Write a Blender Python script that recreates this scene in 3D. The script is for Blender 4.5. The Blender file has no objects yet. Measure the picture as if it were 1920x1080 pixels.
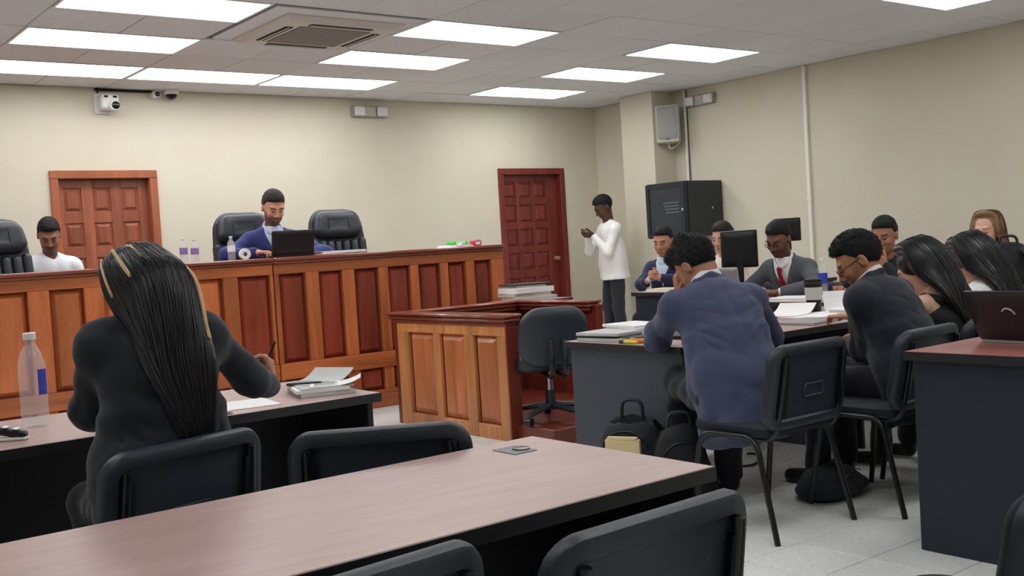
import bpy, math, random
import numpy as np
from mathutils import Matrix, Vector
random.seed(7)
S = bpy.context.scene
COL = S.collection

# ------------------------------------------------------------------ camera
CAMZ = 1.28
yaw, pitch, roll = (math.radians(a) for a in (37.763, -2.284, -3.478))
fw = Vector((math.sin(yaw)*math.cos(pitch), math.cos(yaw)*math.cos(pitch), math.sin(pitch)))
r0 = Vector((math.cos(yaw), -math.sin(yaw), 0)); u0 = r0.cross(fw)
rt = r0*math.cos(roll) + u0*math.sin(roll); up = -r0*math.sin(roll) + u0*math.cos(roll)
cd = bpy.data.cameras.new('camera'); cam = bpy.data.objects.new('camera', cd); COL.objects.link(cam)
cam.matrix_world = Matrix(((rt.x, up.x, -fw.x, 0), (rt.y, up.y, -fw.y, 0), (rt.z, up.z, -fw.z, CAMZ), (0, 0, 0, 1)))
cd.sensor_width = 36; cd.lens = 36*2001.5/1920; cd.clip_start = .02
S.camera = cam
# ------------------------------------------------------------------ world, exposure
w = bpy.data.worlds.new('world'); S.world = w; w.use_nodes = True
w.node_tree.nodes['Background'].inputs[0].default_value = (.75, .8, .85, 1)
w.node_tree.nodes['Background'].inputs[1].default_value = .3
S.view_settings.view_transform = 'Standard'; S.view_settings.look = 'None'
S.view_settings.gamma = 1; S.view_settings.use_curve_mapping = False
S.view_settings.exposure = 0.0
LAMP = 7.2            # strength of the ceiling light diffusers
S.cycles.max_bounces = 8; S.cycles.diffuse_bounces = 5; S.cycles.sample_clamp_indirect = 6

# ------------------------------------------------------------------ materials
def lin(c):
    return tuple(((x/255+.055)/1.055)**2.4 if x > 10 else x/255/12.92 for x in c)
MATS = {}
def mat(name, rgb, rough=.5, var=0, vscale=6, bump=0, bscale=60, coat=0, metal=0, spec=.5, grain=None, dark=.55, rnd=0, trans=0, ior=1.45, sheen=0, emit=0, alpha=1, gmul=1.0):
    m = bpy.data.materials.new(name); m.use_nodes = True; MATS[name] = m
    nt = m.node_tree; N = nt.nodes; L = nt.links
    b = N['Principled BSDF']; c = lin(rgb)
    b.inputs['Base Color'].default_value = (*c, 1); b.inputs['Roughness'].default_value = rough
    b.inputs['Metallic'].default_value = metal; b.inputs['Specular IOR Level'].default_value = spec
    b.inputs['Coat Weight'].default_value = coat; b.inputs['Coat Roughness'].default_value = .12
    b.inputs['Transmission Weight'].default_value = trans; b.inputs['IOR'].default_value = ior
    b.inputs['Sheen Weight'].default_value = sheen; b.inputs['Alpha'].default_value = alpha
    if emit:
        b.inputs['Emission Color'].default_value = (*c, 1); b.inputs['Emission Strength'].default_value = emit
    tc = N.new('ShaderNodeTexCoord'); src = None
    if grain or var or bump:
        mp = N.new('ShaderNodeMapping'); L.new(tc.outputs['Object'], mp.inputs['Vector'])
        if grain or rnd:
            oi = N.new('ShaderNodeObjectInfo'); ml = N.new('ShaderNodeMath'); ml.operation = 'MULTIPLY'
            ml.inputs[1].default_value = 37; L.new(oi.outputs['Random'], ml.inputs[0])
            cb = N.new('ShaderNodeCombineXYZ')
            for i in range(3): L.new(ml.outputs[0], cb.inputs[i])
            L.new(cb.outputs[0], mp.inputs['Location'])
        if grain: mp.inputs['Scale'].default_value = grain
    if grain or var:
        n = N.new('ShaderNodeTexNoise'); L.new(mp.outputs[0], n.inputs['Vector'])
        n.inputs['Scale'].default_value = 1 if grain else vscale; n.inputs['Detail'].default_value = 6; n.inputs['Roughness'].default_value = .62
        if grain: n.inputs['Distortion'].default_value = .6
        cr = N.new('ShaderNodeValToRGB'); L.new(n.outputs['Fac'], cr.inputs[0])
        k = dark if grain else 1-var
        cr.color_ramp.elements[0].position = .32; cr.color_ramp.elements[1].position = .68
        cr.color_ramp.elements[0].color = (c[0]*k, c[1]*k*.96, c[2]*k*.94, 1)
        k2 = gmul if grain else 1+var*.6
        cr.color_ramp.elements[1].color = (min(1, c[0]*k2), min(1, c[1]*k2), min(1, c[2]*k2), 1)
        src = cr.outputs[0]
    if rnd:
        oi2 = N.new('ShaderNodeObjectInfo'); mr = N.new('ShaderNodeMapRange')
        mr.inputs['To Min'].default_value = 1-rnd; mr.inputs['To Max'].default_value = 1+rnd
        L.new(oi2.outputs['Random'], mr.inputs[0])
        hs = N.new('ShaderNodeHueSaturation'); L.new(mr.outputs[0], hs.inputs['Value'])
        if src: L.new(src, hs.inputs['Color'])
        else: hs.inputs['Color'].default_value = (*c, 1)
        src = hs.outputs[0]
    if src: L.new(src, b.inputs['Base Color'])
    if bump:
        n2 = N.new('ShaderNodeTexNoise'); n2.inputs['Scale'].default_value = bscale; n2.inputs['Detail'].default_value = 4
        L.new(tc.outputs['Object'] if not grain else mp.outputs[0], n2.inputs['Vector'])
        if grain: n2.inputs['Scale'].default_value = 1.5
        bp = N.new('ShaderNodeBump'); bp.inputs['Strength'].default_value = bump; bp.inputs['Distance'].default_value = .01
        L.new(n2.outputs['Fac'], bp.inputs['Height']); L.new(bp.outputs[0], b.inputs['Normal'])
    return m

mat('wall_paint', (211, 207, 190), .75, var=.03, vscale=1.2, bump=.06, bscale=40)
mat('ceiling_tile', (226, 230, 236), .9, var=.05, vscale=45, bump=.25, bscale=160, rnd=.035)
mat('ceiling_gap', (120, 118, 118), .9)
mat('floor_tile', (228, 232, 230), .38, var=.10, vscale=55, rnd=.03)
mat('floor_joint', (140, 142, 140), .8)
mat('platform', (150, 120, 100), .7, var=.08)
mat('diffuser', (255, 255, 255), .5, emit=LAMP)
mat('lamp_frame', (225, 225, 225), .5)
mat('ac_plastic', (208, 203, 196), .5)
mat('ac_grille', (150, 144, 138), .6)
mat('dark_slot', (30, 30, 32), .8)
mat('wood_v', (188, 106, 60), .33, grain=(9, 9, 1.1), dark=.62, gmul=1.15, rnd=.22, coat=.25, bump=.05)
mat('wood_h', (188, 106, 60), .33, grain=(1.1, 9, 9), dark=.62, gmul=1.15, rnd=.14, coat=.25, bump=.05)
mat('wood_red', (138, 60, 42), .3, grain=(10, 10, 1.0), dark=.62, gmul=1.2, rnd=.24, coat=.3, bump=.05)
mat('wood_cap', (140, 72, 54), .28, grain=(1.4, 1.4, 9), dark=.7, gmul=1.1, rnd=.05, coat=.4)
mat('stand_v', (206, 140, 86), .36, grain=(8, 8, .9), dark=.62, gmul=1.15, rnd=.2, coat=.2, bump=.05)
mat('stand_panel', (192, 116, 72), .34, grain=(8, 8, .9), dark=.6, gmul=1.2, rnd=.2, coat=.25, bump=.05)
mat('stand_in', (124, 52, 38), .34, grain=(7, 7, .9), dark=.65, rnd=.1, coat=.2)
mat('door_wood', (156, 90, 66), .36, grain=(9, 9, 1.0), dark=.62, gmul=1.15, rnd=.12, coat=.2, bump=.05)
mat('door_frame', (176, 104, 70), .36, grain=(9, 9, 1.0), dark=.7, rnd=.08, coat=.2)
mat('door_dark', (118, 48, 42), .36, grain=(9, 9, 1.0), dark=.66, gmul=1.15, rnd=.12, coat=.2, bump=.05)
mat('laminate', (180, 152, 147), .34, grain=(4, 26, 26), dark=.86, gmul=1.06, spec=.6)
mat('laminate_red', (158, 100, 92), .34, grain=(4, 26, 26), dark=.86, gmul=1.06, spec=.6)
mat('edge_band', (36, 35, 38), .45)
mat('desk_black', (22, 23, 30), .5)
mat('desk_grey', (66, 74, 86), .55, var=.05, vscale=90)
mat('desk_navy', (32, 38, 52), .5)
mat('plastic_black', (40, 47, 56), .42, bump=.12, bscale=350, spec=.6)
mat('plastic_rim', (50, 58, 68), .36, bump=.1, bscale=350, spec=.7)
mat('steel_black', (20, 22, 26), .32, spec=.6)
mat('fabric_black', (32, 37, 45), .85, bump=.3, bscale=400)
mat('leather', (38, 43, 50), .36, bump=.2, bscale=170, spec=.6)
mat('leather_soft', (47, 53, 61), .34, bump=.2, bscale=170, spec=.6)
mat('white_plastic', (222, 222, 222), .4)
mat('grey_plastic', (150, 152, 150), .45)
mat('speaker_grey', (186, 184, 172), .5)
mat('lens_black', (12, 12, 14), .15)
mat('rack_black', (33, 38, 45), .4)
mat('rack_glass', (40, 48, 56), .2, spec=.6)
mat('rack_louvre', (92, 98, 104), .4)
mat('plate_grey', (118, 120, 124), .45, metal=.4)
mat('chrome', (190, 190, 192), .22, metal=1)
mat('brass', (205, 180, 130), .3, metal=1)
mat('pipe_white', (236, 233, 224), .5)
mat('cable_black', (22, 22, 24), .6)
mat('paper', (236, 238, 240), .8, var=.02)
mat('paper_grey', (196, 200, 200), .8, var=.06)
mat('paper_cream', (226, 208, 160), .8, var=.05)
mat('folder_manila', (205, 188, 165), .8)
mat('folder_pink', (214, 160, 158), .8)
mat('folder_dark', (40, 38, 42), .6)
mat('print_dark', (70, 74, 80), .8)
mat('marker_green', (70, 205, 60), .4)
mat('marker_orange', (240, 140, 50), .4)
mat('marker_yellow', (225, 225, 60), .4)
mat('marker_red', (205, 60, 55), .5)
mat('laptop_dark', (34, 28, 32), .3)
mat('laptop_silver', (176, 178, 182), .35, metal=.6)
mat('laptop_lid_dark', (46, 42, 45), .3, spec=.5)
mat('screen_dark', (40, 42, 46), .2)
mat('monitor_black', (24, 25, 28), .35)
mat('bottle_clear', (232, 238, 244), .08, alpha=.24, spec=1.0)
mat('bottle_water', (245, 250, 255), .02, trans=1, ior=1.33)
mat('bottle_cap', (238, 240, 244), .4)
mat('label_blue', (52, 70, 180), .45, var=.2, vscale=60)
mat('label_violet', (150, 130, 200), .45, var=.3, vscale=60)
mat('mug_black', (18, 18, 20), .35)
mat('bag_black', (24, 26, 30), .75, bump=.4, bscale=120)
mat('bag_grey', (44, 48, 54), .8, bump=.4, bscale=120)
mat('orange_wood', (196, 104, 48), .45, grain=(7, 7, 1.2), dark=.7)
mat('tissue', (240, 240, 238), .8)

# ------------------------------------------------------------------ mesh helpers
class MB:
    def __init__(s): s.v = []; s.f = []; s.M = Matrix()
    def pt(s, p): s.v.append(tuple(s.M @ Vector(p))); return len(s.v)-1
    def add(s, vs, fs):
        o = len(s.v)
        for p in vs: s.pt(p)
        s.f += [tuple(i+o for i in f) for f in fs]
    def box(s, x0, x1, y0, y1, z0, z1, b=0):
        if b <= 0:
            vs = [(x, y, z) for z in (z0, z1) for y in (y0, y1) for x in (x0, x1)]
            s.add(vs, [(0, 2, 3, 1), (4, 5, 7, 6), (0, 1, 5, 4), (2, 6, 7, 3), (0, 4, 6, 2), (1, 3, 7, 5)]); return s
        b = min(b, (x1-x0)*.49, (y1-y0)*.49, (z1-z0)*.49)
        vs = []; idx = {}
        for i, x in enumerate((x0, x1)):
            for j, y in enumerate((y0, y1)):
                for k, z in enumerate((z0, z1)):
                    sx, sy, sz = (b if i == 0 else -b), (b if j == 0 else -b), (b if k == 0 else -b)
                    for a, p in enumerate(((x, y+sy, z+sz), (x+sx, y, z+sz), (x+sx, y+sy, z))):
                        idx[i, j, k, a] = len(vs); vs.append(p)
        fs = []; I = idx
        for e in (0, 1):
            q = [(e, 0, 0), (e, 1, 0), (e, 1, 1), (e, 0, 1)]; f = [I[(*c, 0)] for c in q]; fs.append(f if e else f[::-1])
            q = [(0, e, 0), (1, e, 0), (1, e, 1), (0, e, 1)]; f = [I[(*c, 1)] for c in q]; fs.append(f[::-1] if e else f)
            q = [(0, 0, e), (1, 0, e), (1, 1, e), (0, 1, e)]; f = [I[(*c, 2)] for c in q]; fs.append(f if e else f[::-1])
        for j in (0, 1):
            for k in (0, 1):
                f = [I[0, j, k, 1], I[1, j, k, 1], I[1, j, k, 2], I[0, j, k, 2]]; fs.append(f if (j+k) % 2 else f[::-1])
        for i in (0, 1):
            for k in (0, 1):
                f = [I[i, 0, k, 0], I[i, 1, k, 0], I[i, 1, k, 2], I[i, 0, k, 2]]; fs.append(f[::-1] if (i+k) % 2 else f)
        for i in (0, 1):
            for j in (0, 1):
                f = [I[i, j, 0, 0], I[i, j, 1, 0], I[i, j, 1, 1], I[i, j, 0, 1]]; fs.append(f if (i+j) % 2 else f[::-1])
        for i in (0, 1):
            for j in (0, 1):
                for k in (0, 1):
                    f = [I[i, j, k, a] for a in range(3)]; fs.append(f if (i+j+k) % 2 else f[::-1])
        s.add(vs, fs); return s
    def tube(s, pts, r, n=8, flat=1.0, caps=True):
        pts = [Vector(p) for p in pts]; rs = r if isinstance(r, (list, tuple)) else [r]*len(pts)
        t0 = (pts[1]-pts[0]).normalized(); a = Vector((0, 0, 1)) if abs(t0.z) < .9 else Vector((1, 0, 0))
        u = t0.cross(a).normalized(); o = len(s.v)
        for i, p in enumerate(pts):
            t = (pts[min(i+1, len(pts)-1)]-pts[max(i-1, 0)]).normalized()
            u = (u-t*u.dot(t)).normalized(); v = t.cross(u)
            for k in range(n):
                an = 2*math.pi*k/n; s.pt(p+(u*math.cos(an)*flat+v*math.sin(an))*rs[i])
        for i in range(len(pts)-1):
            for k in range(n):
                k2 = (k+1) % n; s.f.append((o+i*n+k, o+i*n+k2, o+(i+1)*n+k2, o+(i+1)*n+k))
        if caps:
            s.f.append(tuple(o+k for k in range(n))[::-1]); e = o+(len(pts)-1)*n; s.f.append(tuple(e+k for k in range(n)))
        return s
    def lathe(s, prof, n=20, c=(0, 0, 0)):
        o = len(s.v)
        for r, z in prof:
            for k in range(n):
                a = 2*math.pi*k/n; s.pt((c[0]+r*math.cos(a), c[1]+r*math.sin(a), c[2]+z))
        for i in range(len(prof)-1):
            for k in range(n):
                k2 = (k+1) % n; s.f.append((o+i*n+k, o+i*n+k2, o+(i+1)*n+k2, o+(i+1)*n+k))
        s.f.append(tuple(o+k for k in range(n))[::-1]); e = o+(len(prof)-1)*n; s.f.append(tuple(e+k for k in range(n)))
        return s
    def prism(s, poly, z0, z1):
        n = len(poly)
        vs = [(x, y, z0) for x, y in poly]+[(x, y, z1) for x, y in poly]
        s.add(vs, [tuple(range(n))[::-1], tuple(range(n, 2*n))]+[(i, (i+1) % n, n+(i+1) % n, n+i) for i in range(n)]); return s
    def frustum(s, x0, x1, z0, z1, y0, y1, inset):
        # raised panel: base rectangle at y0, inset rectangle at y1 (y1 towards the viewer, -y)
        i = inset
        vs = [(x0, y0, z0), (x1, y0, z0), (x1, y0, z1), (x0, y0, z1), (x0+i, y1, z0+i), (x1-i, y1, z0+i), (x1-i, y1, z1-i), (x0+i, y1, z1-i)]
        s.add(vs, [(4, 5, 6, 7), (0, 1, 5, 4), (1, 2, 6, 5), (2, 3, 7, 6), (3, 0, 4, 7), (3, 2, 1, 0)]); return s
    def panel(s, w, h, rc, rings, n=6, bow=0, taper=0, cz=0):
        # rounded-rectangle loops in the xz plane: rings = (inset, y); first loop and last loop are capped
        o = len(s.v); m = 4*(n+1)
        def yb(x, z): return bow*(x/(w/2))**2
        for ins, y in rings:
            a, b2 = w/2-ins, h/2-ins; r = max(min(rc-ins, a*.98, b2*.98), .004)
            for q, (sx, sz) in enumerate(((1, 1), (-1, 1), (-1, -1), (1, -1))):
                for k in range(n+1):
                    an = math.pi/2*(q+k/n)
                    x = sx*(a-r)+r*math.cos(an); z = sz*(b2-r)+r*math.sin(an)
                    x *= 1-taper*(z/(h/2)); s.pt((x, y+yb(x, z), z+cz))
        for i in range(len(rings)-1):
            for k in range(m):
                k2 = (k+1) % m; s.f.append((o+i*m+k, o+(i+1)*m+k, o+(i+1)*m+k2, o+i*m+k2))
        for base, y, rev in ((o, rings[0][1], False), (o+(len(rings)-1)*m, rings[-1][1], True)):
            # concentric inner loops so that a bowed cap stays bowed
            prev = [base+k for k in range(m)]
            ins = rings[0][0] if not rev else rings[-1][0]
            for t in (.66, .33):
                cur = []
                for k in range(m):
                    v = s.v[base+k]
                    a, b2 = w/2-ins, h/2-ins; r = max(min(rc-ins, a*.98, b2*.98), .004)
                    q, kk = divmod(k, n+1); sx, sz = ((1, 1), (-1, 1), (-1, -1), (1, -1))[q]; an = math.pi/2*(q+kk/n)
                    x = (sx*(a-r)+r*math.cos(an))*t; z = (sz*(b2-r)+r*math.sin(an))*t
                    x *= 1-taper*(z/(h/2)); cur.append(s.pt((x, y+yb(x, z), z+cz)))
                for k in range(m):
                    k2 = (k+1) % m; f = (prev[k], prev[k2], cur[k2], cur[k]); s.f.append(f if not rev else f[::-1])
                prev = cur
            c = s.pt((0, y, cz))
            for k in range(m):
                k2 = (k+1) % m; f = (prev[k], prev[k2], c); s.f.append(f if not rev else f[::-1])
        return s
    def build(s, name, material, parent=None, smooth=None):
        me = bpy.data.meshes.new(name); me.from_pydata(s.v, [], s.f); me.update()
        return link(name, me, material, parent, smooth)

def link(name, me, material, parent=None, smooth=None):
    o = bpy.data.objects.new(name, me); COL.objects.link(o)
    if material:
        me.materials.append(MATS[material] if isinstance(material, str) else material)
    if smooth is not None:
        me.polygons.foreach_set('use_smooth', [True]*len(me.polygons))
        if smooth < 170:
            try: me.set_sharp_from_angle(angle=math.radians(smooth))
            except Exception: pass
    if parent: o.parent = parent
    return o
def tag(o, label=None, cat=None, group=None, kind=None):
    if label: o['label'] = label
    if cat: o['category'] = cat
    if group: o['group'] = group
    if kind: o['kind'] = kind
    return o
def thing(name, label, cat, loc=(0, 0, 0), rz=0, group=None):
    o = bpy.data.objects.new(name, None); COL.objects.link(o); o.location = loc; o.rotation_euler = (0, 0, math.radians(rz))
    o.empty_display_size = .1
    return tag(o, label, cat, group)
def dup(o, loc=None, rz=None, label=None, group=None, parent=None, scale=None):
    c = o.copy(); COL.objects.link(c); c.parent = parent
    if loc is not None: c.location = loc
    if rz is not None: c.rotation_euler = (0, 0, math.radians(rz))
    if scale is not None: c.scale = scale
    if label: c['label'] = label
    if group: c['group'] = group
    for ch in [x for x in list(o.children)]: dup(ch, parent=c)
    return c
def fillet(pts, r, n=4):
    pts = [Vector(p) for p in pts]; out = [pts[0]]
    for i in range(1, len(pts)-1):
        a, b, c = pts[i-1], pts[i], pts[i+1]
        d1 = (a-b); d2 = (c-b); q = min(r, d1.length*.49, d2.length*.49)
        p1 = b+d1.normalized()*q; p2 = b+d2.normalized()*q
        for k in range(n+1):
            t = k/n; out.append(p1*(1-t)**2+b*2*t*(1-t)+p2*t*t)
    return out+[pts[-1]]
def B(x0, x1, y0, y1, z0, z1, b=0): return MB().box(x0, x1, y0, y1, z0, z1, b)
def proj(p):
    d = Vector(p)-Vector((0, 0, CAMZ)); z = d.dot(fw)
    return (960+2001.5*d.dot(rt)/z, 540-2001.5*d.dot(up)/z, z) if z > .05 else (-9999, -9999, -1)
def inview(p, m=60):
    u, v, z = proj(p); return z > 0 and -m < u < 1920+m and -m < v < 1080+m

# ------------------------------------------------------------------ the room
XL, XR, YR, YB, CZ = -3.0, 9.28, -3.0, 10.06, 2.95
D1 = (2.70, 3.56, 2.14); D2 = (7.735, 8.65, 2.14)       # door openings x0, x1, height
m = MB(); t = .16
m.box(XL, D1[0], YB, YB+t, 0, CZ); m.box(D1[1], D2[0], YB, YB+t, 0, CZ); m.box(D2[1], XR, YB, YB+t, 0, CZ)
m.box(D1[0], D1[1], YB, YB+t, D1[2], CZ); m.box(D2[0], D2[1], YB, YB+t, D2[2], CZ)
tag(m.build('wall_back', 'wall_paint'), 'cream painted back wall with two wooden doors', kind='structure')
tag(B(XR, XR+t, YR, YB+t, 0, CZ).build('wall_right', 'wall_paint'), 'cream painted right wall with conduit and rack', kind='structure')
tag(B(XL-t, XL, YR, YB+t, 0, CZ).build('wall_left', 'wall_paint'), 'cream painted left wall outside the picture', kind='structure')
tag(B(XL-t, XR+t, YR-t, YR, 0, CZ).build('wall_rear', 'wall_paint'), 'cream painted wall behind the viewer', kind='structure')
tag(B(8.93, XR-.002, 8.70, 9.22, 0, CZ-.003).build('trim_1', 'wall_paint'), 'cream square column standing against the right wall', kind='structure')
# floor: slab with single tiles where the floor shows, the rest joined
fl = tag(B(XL-t, XR+t, YR-t, YB+t, -.1, -.006).build('floor', 'floor_joint'), 'pale grey terrazzo tile floor', kind='structure')
TS, TX, TY = .325, 3.178, 2.725
cells = []
for i in range(-20, 20):
    for j in range(-18, 24):
        x, y = TX+i*TS, TY+j*.326
        if XL < x < XR-.3 and YR < y < YB-.3: cells.append((x, y))
def tscore(c):
    u, v, z = proj((c[0]+.16, c[1]+.16, 0))
    ok = 640 < u < 1960 and 740 < v < 1130
    return (0 if ok else 1, z if z > 0 else 99)
cells.sort(key=tscore)
tm = B(.0025, TS-.0025, .0025, .3235, -.008, 0, .002)
tile0 = None; rest = MB()
for k, (x, y) in enumerate(cells):
    if k < 260:
        if tile0 is None: tile0 = tm.build('floor_tile', 'floor_tile', fl); o = tile0
        else: o = tile0.copy(); COL.objects.link(o); o.parent = fl
        o.location = (x, y, 0)
    else: rest.box(x+.0025, x+TS-.0025, y+.0025, y+.3235, -.008, 0)
tag(rest.build('floor_tile_field', 'floor_tile', fl), kind='stuff')
# platform behind the bench
tag(B(-2.9, 5.86, 7.78, 9.55, -.01, .47).build('floor_platform', 'platform'), 'raised platform behind the judges bench', kind='structure')

# ceiling
ce = tag(B(XL-t, XR+t, YR-t, YB+t, CZ+.02, CZ+.12).build('ceiling', 'ceiling_gap'), 'grey suspended ceiling of square panels', kind='structure')
GX, GY, PX, PY = 4.43, 6.46, .62, .61
LIGHTS = [(1.95, 8.90), (3.19, 8.90), (4.43, 8.90), (6.91, 8.90), (1.95, 7.68), (4.43, 7.68), (6.91, 7.68), (1.95, 6.46), (4.43, 6.46), (6.91, 6.46), (6.91, 4.02),
          (4.43, 4.02), (1.95, 4.02), (6.91, 1.58), (4.43, 1.58), (1.95, 1.58), (-.53, 8.90), (-.53, 6.46), (-.53, 4.02), (-.53, 1.58), (1.95, -.86), (4.43, -.86), (6.91, -.86)]  # positions not listed in WH are unseen lamps, added to light the room
taken = set()
for x, y in LIGHTS:
    i, j = round((x-GX)/PX), round((y-GY)/PY); taken |= {(i, j), (i+1, j)}
for i in (-2, -1):
    for j in (0, 1): taken.add((i, j))
pt0 = None; restc = MB()
for i in range(-12, 9):
    for j in range(-16, 7):
        if (i, j) in taken: continue
        x0, x1 = max(GX+i*PX, XL), min(GX+(i+1)*PX, XR); y0, y1 = max(GY+j*PY, YR), min(GY+(j+1)*PY, YB)
        if x1-x0 < .05 or y1-y0 < .05: continue
        full = x1-x0 > .6 and y1-y0 > .6
        if inview(((x0+x1)/2, (y0+y1)/2, CZ), 160):
            if full and pt0: o = pt0.copy(); COL.objects.link(o); o.parent = ce
            else:
                o = B(.003, x1-x0-.003, .003, y1-y0-.003, 0, .018, .003).build('ceiling_panel', 'ceiling_tile', ce)
                if full: pt0 = o
            o.location = (x0, y0, CZ+random.uniform(-.0015, .003))
            o.rotation_euler = (random.uniform(-.003, .003), random.uniform(-.003, .003), 0)
        else: restc.box(x0+.003, x1-.003, y0+.003, y1-.003, CZ, CZ+.018)
tag(restc.build('ceiling_panel_field', 'ceiling_tile', ce), kind='stuff')
# lights
WH = {(1.95, 8.90): 'leftmost light of the row nearest the back wall', (3.19, 8.90): 'second light of the row nearest the back wall', (4.43, 8.90): 'third light of the row nearest the back wall',
      (6.91, 8.90): 'light nearest the corner column', (1.95, 7.68): 'light on the left in the second row', (4.43, 7.68): 'light behind the air conditioner in the second row', (6.91, 7.68): 'right light of the second row',
      (1.95, 6.46): 'light left of the air conditioner', (4.43, 6.46): 'light right of the air conditioner', (6.91, 6.46): 'light above the right wall emergency lamp', (6.91, 4.02): 'light cut off by the top edge at right'}
l0 = None
for x, y in LIGHTS:
    lab = 'recessed rectangular ceiling '+WH.get((x, y), 'light added out of view to light the room')
    if l0 is None:
        l0 = thing('ceiling_light', lab, 'ceiling light', (x, y, CZ), 0, 'ceiling lights')
        f = MB(); f.box(.003, 1.237, .003, .022, -.004, .03); f.box(.003, 1.237, .588, .607, -.004, .03); f.box(.003, .022, .022, .588, -.004, .03); f.box(1.218, 1.237, .022, .588, -.004, .03)
        f.build('frame', 'lamp_frame', l0)
        B(.022, 1.218, .022, .588, .0, .012).build('diffuser', 'diffuser', l0)
    else: dup(l0, (x, y, CZ), 0, lab)
# air conditioner cassette
ac = thing('air_conditioner', 'square ceiling cassette air conditioner with four slots and a centre grille', 'air conditioner', (3.875, 7.18, CZ))
f = MB(); R0 = .475
f.box(-.62, .62, -.62, .50, .012, .03)
f.build('cover_plate', 'ceiling_tile', ac)
f = MB()
for a in range(4):
    f.M = Matrix.Rotation(a*math.pi/2, 4, 'Z')
    f.add([(-R0, -R0, .0), (R0, -R0, .0), (R0-.05, -R0+.05, -.03), (-R0+.05, -R0+.05, -.03), (-.29, -.29, -.03), (.29, -.29, -.03), (-R0, -R0, .012), (R0, -R0, .012), (-.29, -.29, 0), (.29, -.29, 0)],
          [(0, 3, 2, 1), (3, 4, 5, 2), (0, 1, 7, 6), (4, 8, 9, 5)])
f.build('panel', 'ac_plastic', ac)
for a in range(4):
    f = MB(); f.M = Matrix.Rotation(a*math.pi/2, 4, 'Z'); f.box(-.25, .25, -.385, -.325, -.034, -.029)
    s_ = f.build('air_slot', 'dark_slot', ac)
    f = MB(); f.M = Matrix.Rotation(a*math.pi/2, 4, 'Z'); f.box(-.245, .245, -.36, -.35, -.038, -.030)
    f.build('vane', 'ac_plastic', s_)
B(-.285, .285, -.285, .285, -.02, -.01).build('grille_backing', 'dark_slot', ac)
g0 = None
for k in range(18):
    y = -.27+k*.0318
    if g0 is None: g0 = B(-.285, .285, -.010, .010, -.034, -.02).build('grille_slat', 'ac_grille', ac); o = g0
    else: o = g0.copy(); COL.objects.link(o); o.parent = ac
    o.location = (0, y, 0)

# doors
def door(name, label, x0, x1, h, mw, mf, cols, rows, knob, fw_=.075, leaf_in=.085):
    d = bpy.data.objects.new(name, None); COL.objects.link(d); d.location = (0, 0, 0); tag(d, label, kind='structure')
    for nm, bx in (('jamb', (x0-fw_+.02, x0+.02)), ('jamb', (x1-.02, x1+fw_-.02))):
        B(bx[0], bx[1], YB-.025, YB+.15, 0, h-.02, .006).build(nm, mf, d)
    B(x0-fw_+.02, x1+fw_-.02, YB-.025, YB+.15, h-.02, h+fw_-.02, .006).build('head_jamb', mf, d)
    yl = YB+leaf_in
    B(x0+.02, x1-.02, yl, yl+.04, .01, h-.02).build('leaf', mw, d)
    X = [x0+.02]+[c for pr in cols for c in pr]+[x1-.02]; Zs = [.01]+[c for pr in rows for c in pr]+[h-.02]
    for k in range(0, len(X), 2):
        B(X[k], X[k+1], yl-.016, yl, .01, h-.02, .003).build('stile', mw, d)
    for k in range(0, len(Zs), 2):
        for c in range(len(cols)):
            B(cols[c][0], cols[c][1], yl-.0155, yl, Zs[k], Zs[k+1], .003).build('rail', mw, d)
    for c in cols:
        for r in rows:
            MB().frustum(c[0]+.012, c[1]-.012, r[0]+.012, r[1]-.012, yl, yl-.017, .026).build('panel', mw, d)
    kx, kz = knob
    k = MB(); k.M = Matrix.Translation((kx, yl-.016, kz)) @ Matrix.Rotation(math.pi/2, 4, 'X')
    k.lathe([(.028, 0), (.028, .006), (.011, .01), (.011, .035), (.026, .045), (.03, .058), (.024, .07), (.004, .074)], 16).build('knob', 'brass', d, 40)
    return d
door('door_1', 'orange-brown panelled wooden door behind the left chair', *D1, 'door_wood', 'door_frame', [(2.775, 2.935), (3.035, 3.195), (3.295, 3.455)],
     [(.12, .42), (.52, .80), (.88, 1.09), (1.18, 1.40), (1.50, 1.72), (1.82, 2.04)], (3.50, 1.0))
door('door_2', 'dark red-brown panelled wooden door beside the corner', *D2, 'door_dark', 'door_dark', [(7.80, 7.985), (8.035, 8.225), (8.275, 8.46)],
     [(.10, .32), (.40, .62), (.70, .88), (.98, 1.18), (1.26, 1.47), (1.55, 1.76), (1.84, 2.04)], (8.555, 1.09))
# ------------------------------------------------------------------ things on the walls
def mxz(rz=0, loc=(0, 0, 0)): return Matrix.Translation(loc) @ Matrix.Rotation(math.radians(rz), 4, 'Z')
# box camera with bracket
c = thing('security_camera', 'white boxy security camera on bracket high on back wall', 'camera', (3.185, YB, 2.80))
B(-.10, .05, -.02, 0, -.09, .10, .006).build('wall_plate', 'white_plastic', c)
f = MB(); f.box(-.075, .085, -.16, -.02, -.06, .075, .015); f.build('housing', 'white_plastic', c)
f = MB(); f.M = Matrix.Translation((.03, -.155, -.03)) @ Matrix.Rotation(math.pi/2, 4, 'X'); f.lathe([(.05, 0), (.05, .02), (.042, .035)], 20); o = f.build('lens_ring', 'white_plastic', c, 40)
f = MB(); f.M = Matrix.Translation((.038, -.19, -.03)) @ Matrix.Rotation(math.pi/2, 4, 'X'); f.lathe([(.036, 0), (.034, .01), (.02, .018)], 20); f.build('lens', 'lens_black', o, 40)
for dx in (-.035, .045):
    B(dx-.018, dx+.018, -.164, -.158, .042, .062, .003).build('sensor', 'dark_slot', c)
f = MB(); f.tube(fillet([(-.06, -.01, .10), (-.06, -.01, .14), (-.055, -.005, .15)], .02), .008); f.build('cable', 'cable_black', c)
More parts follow.
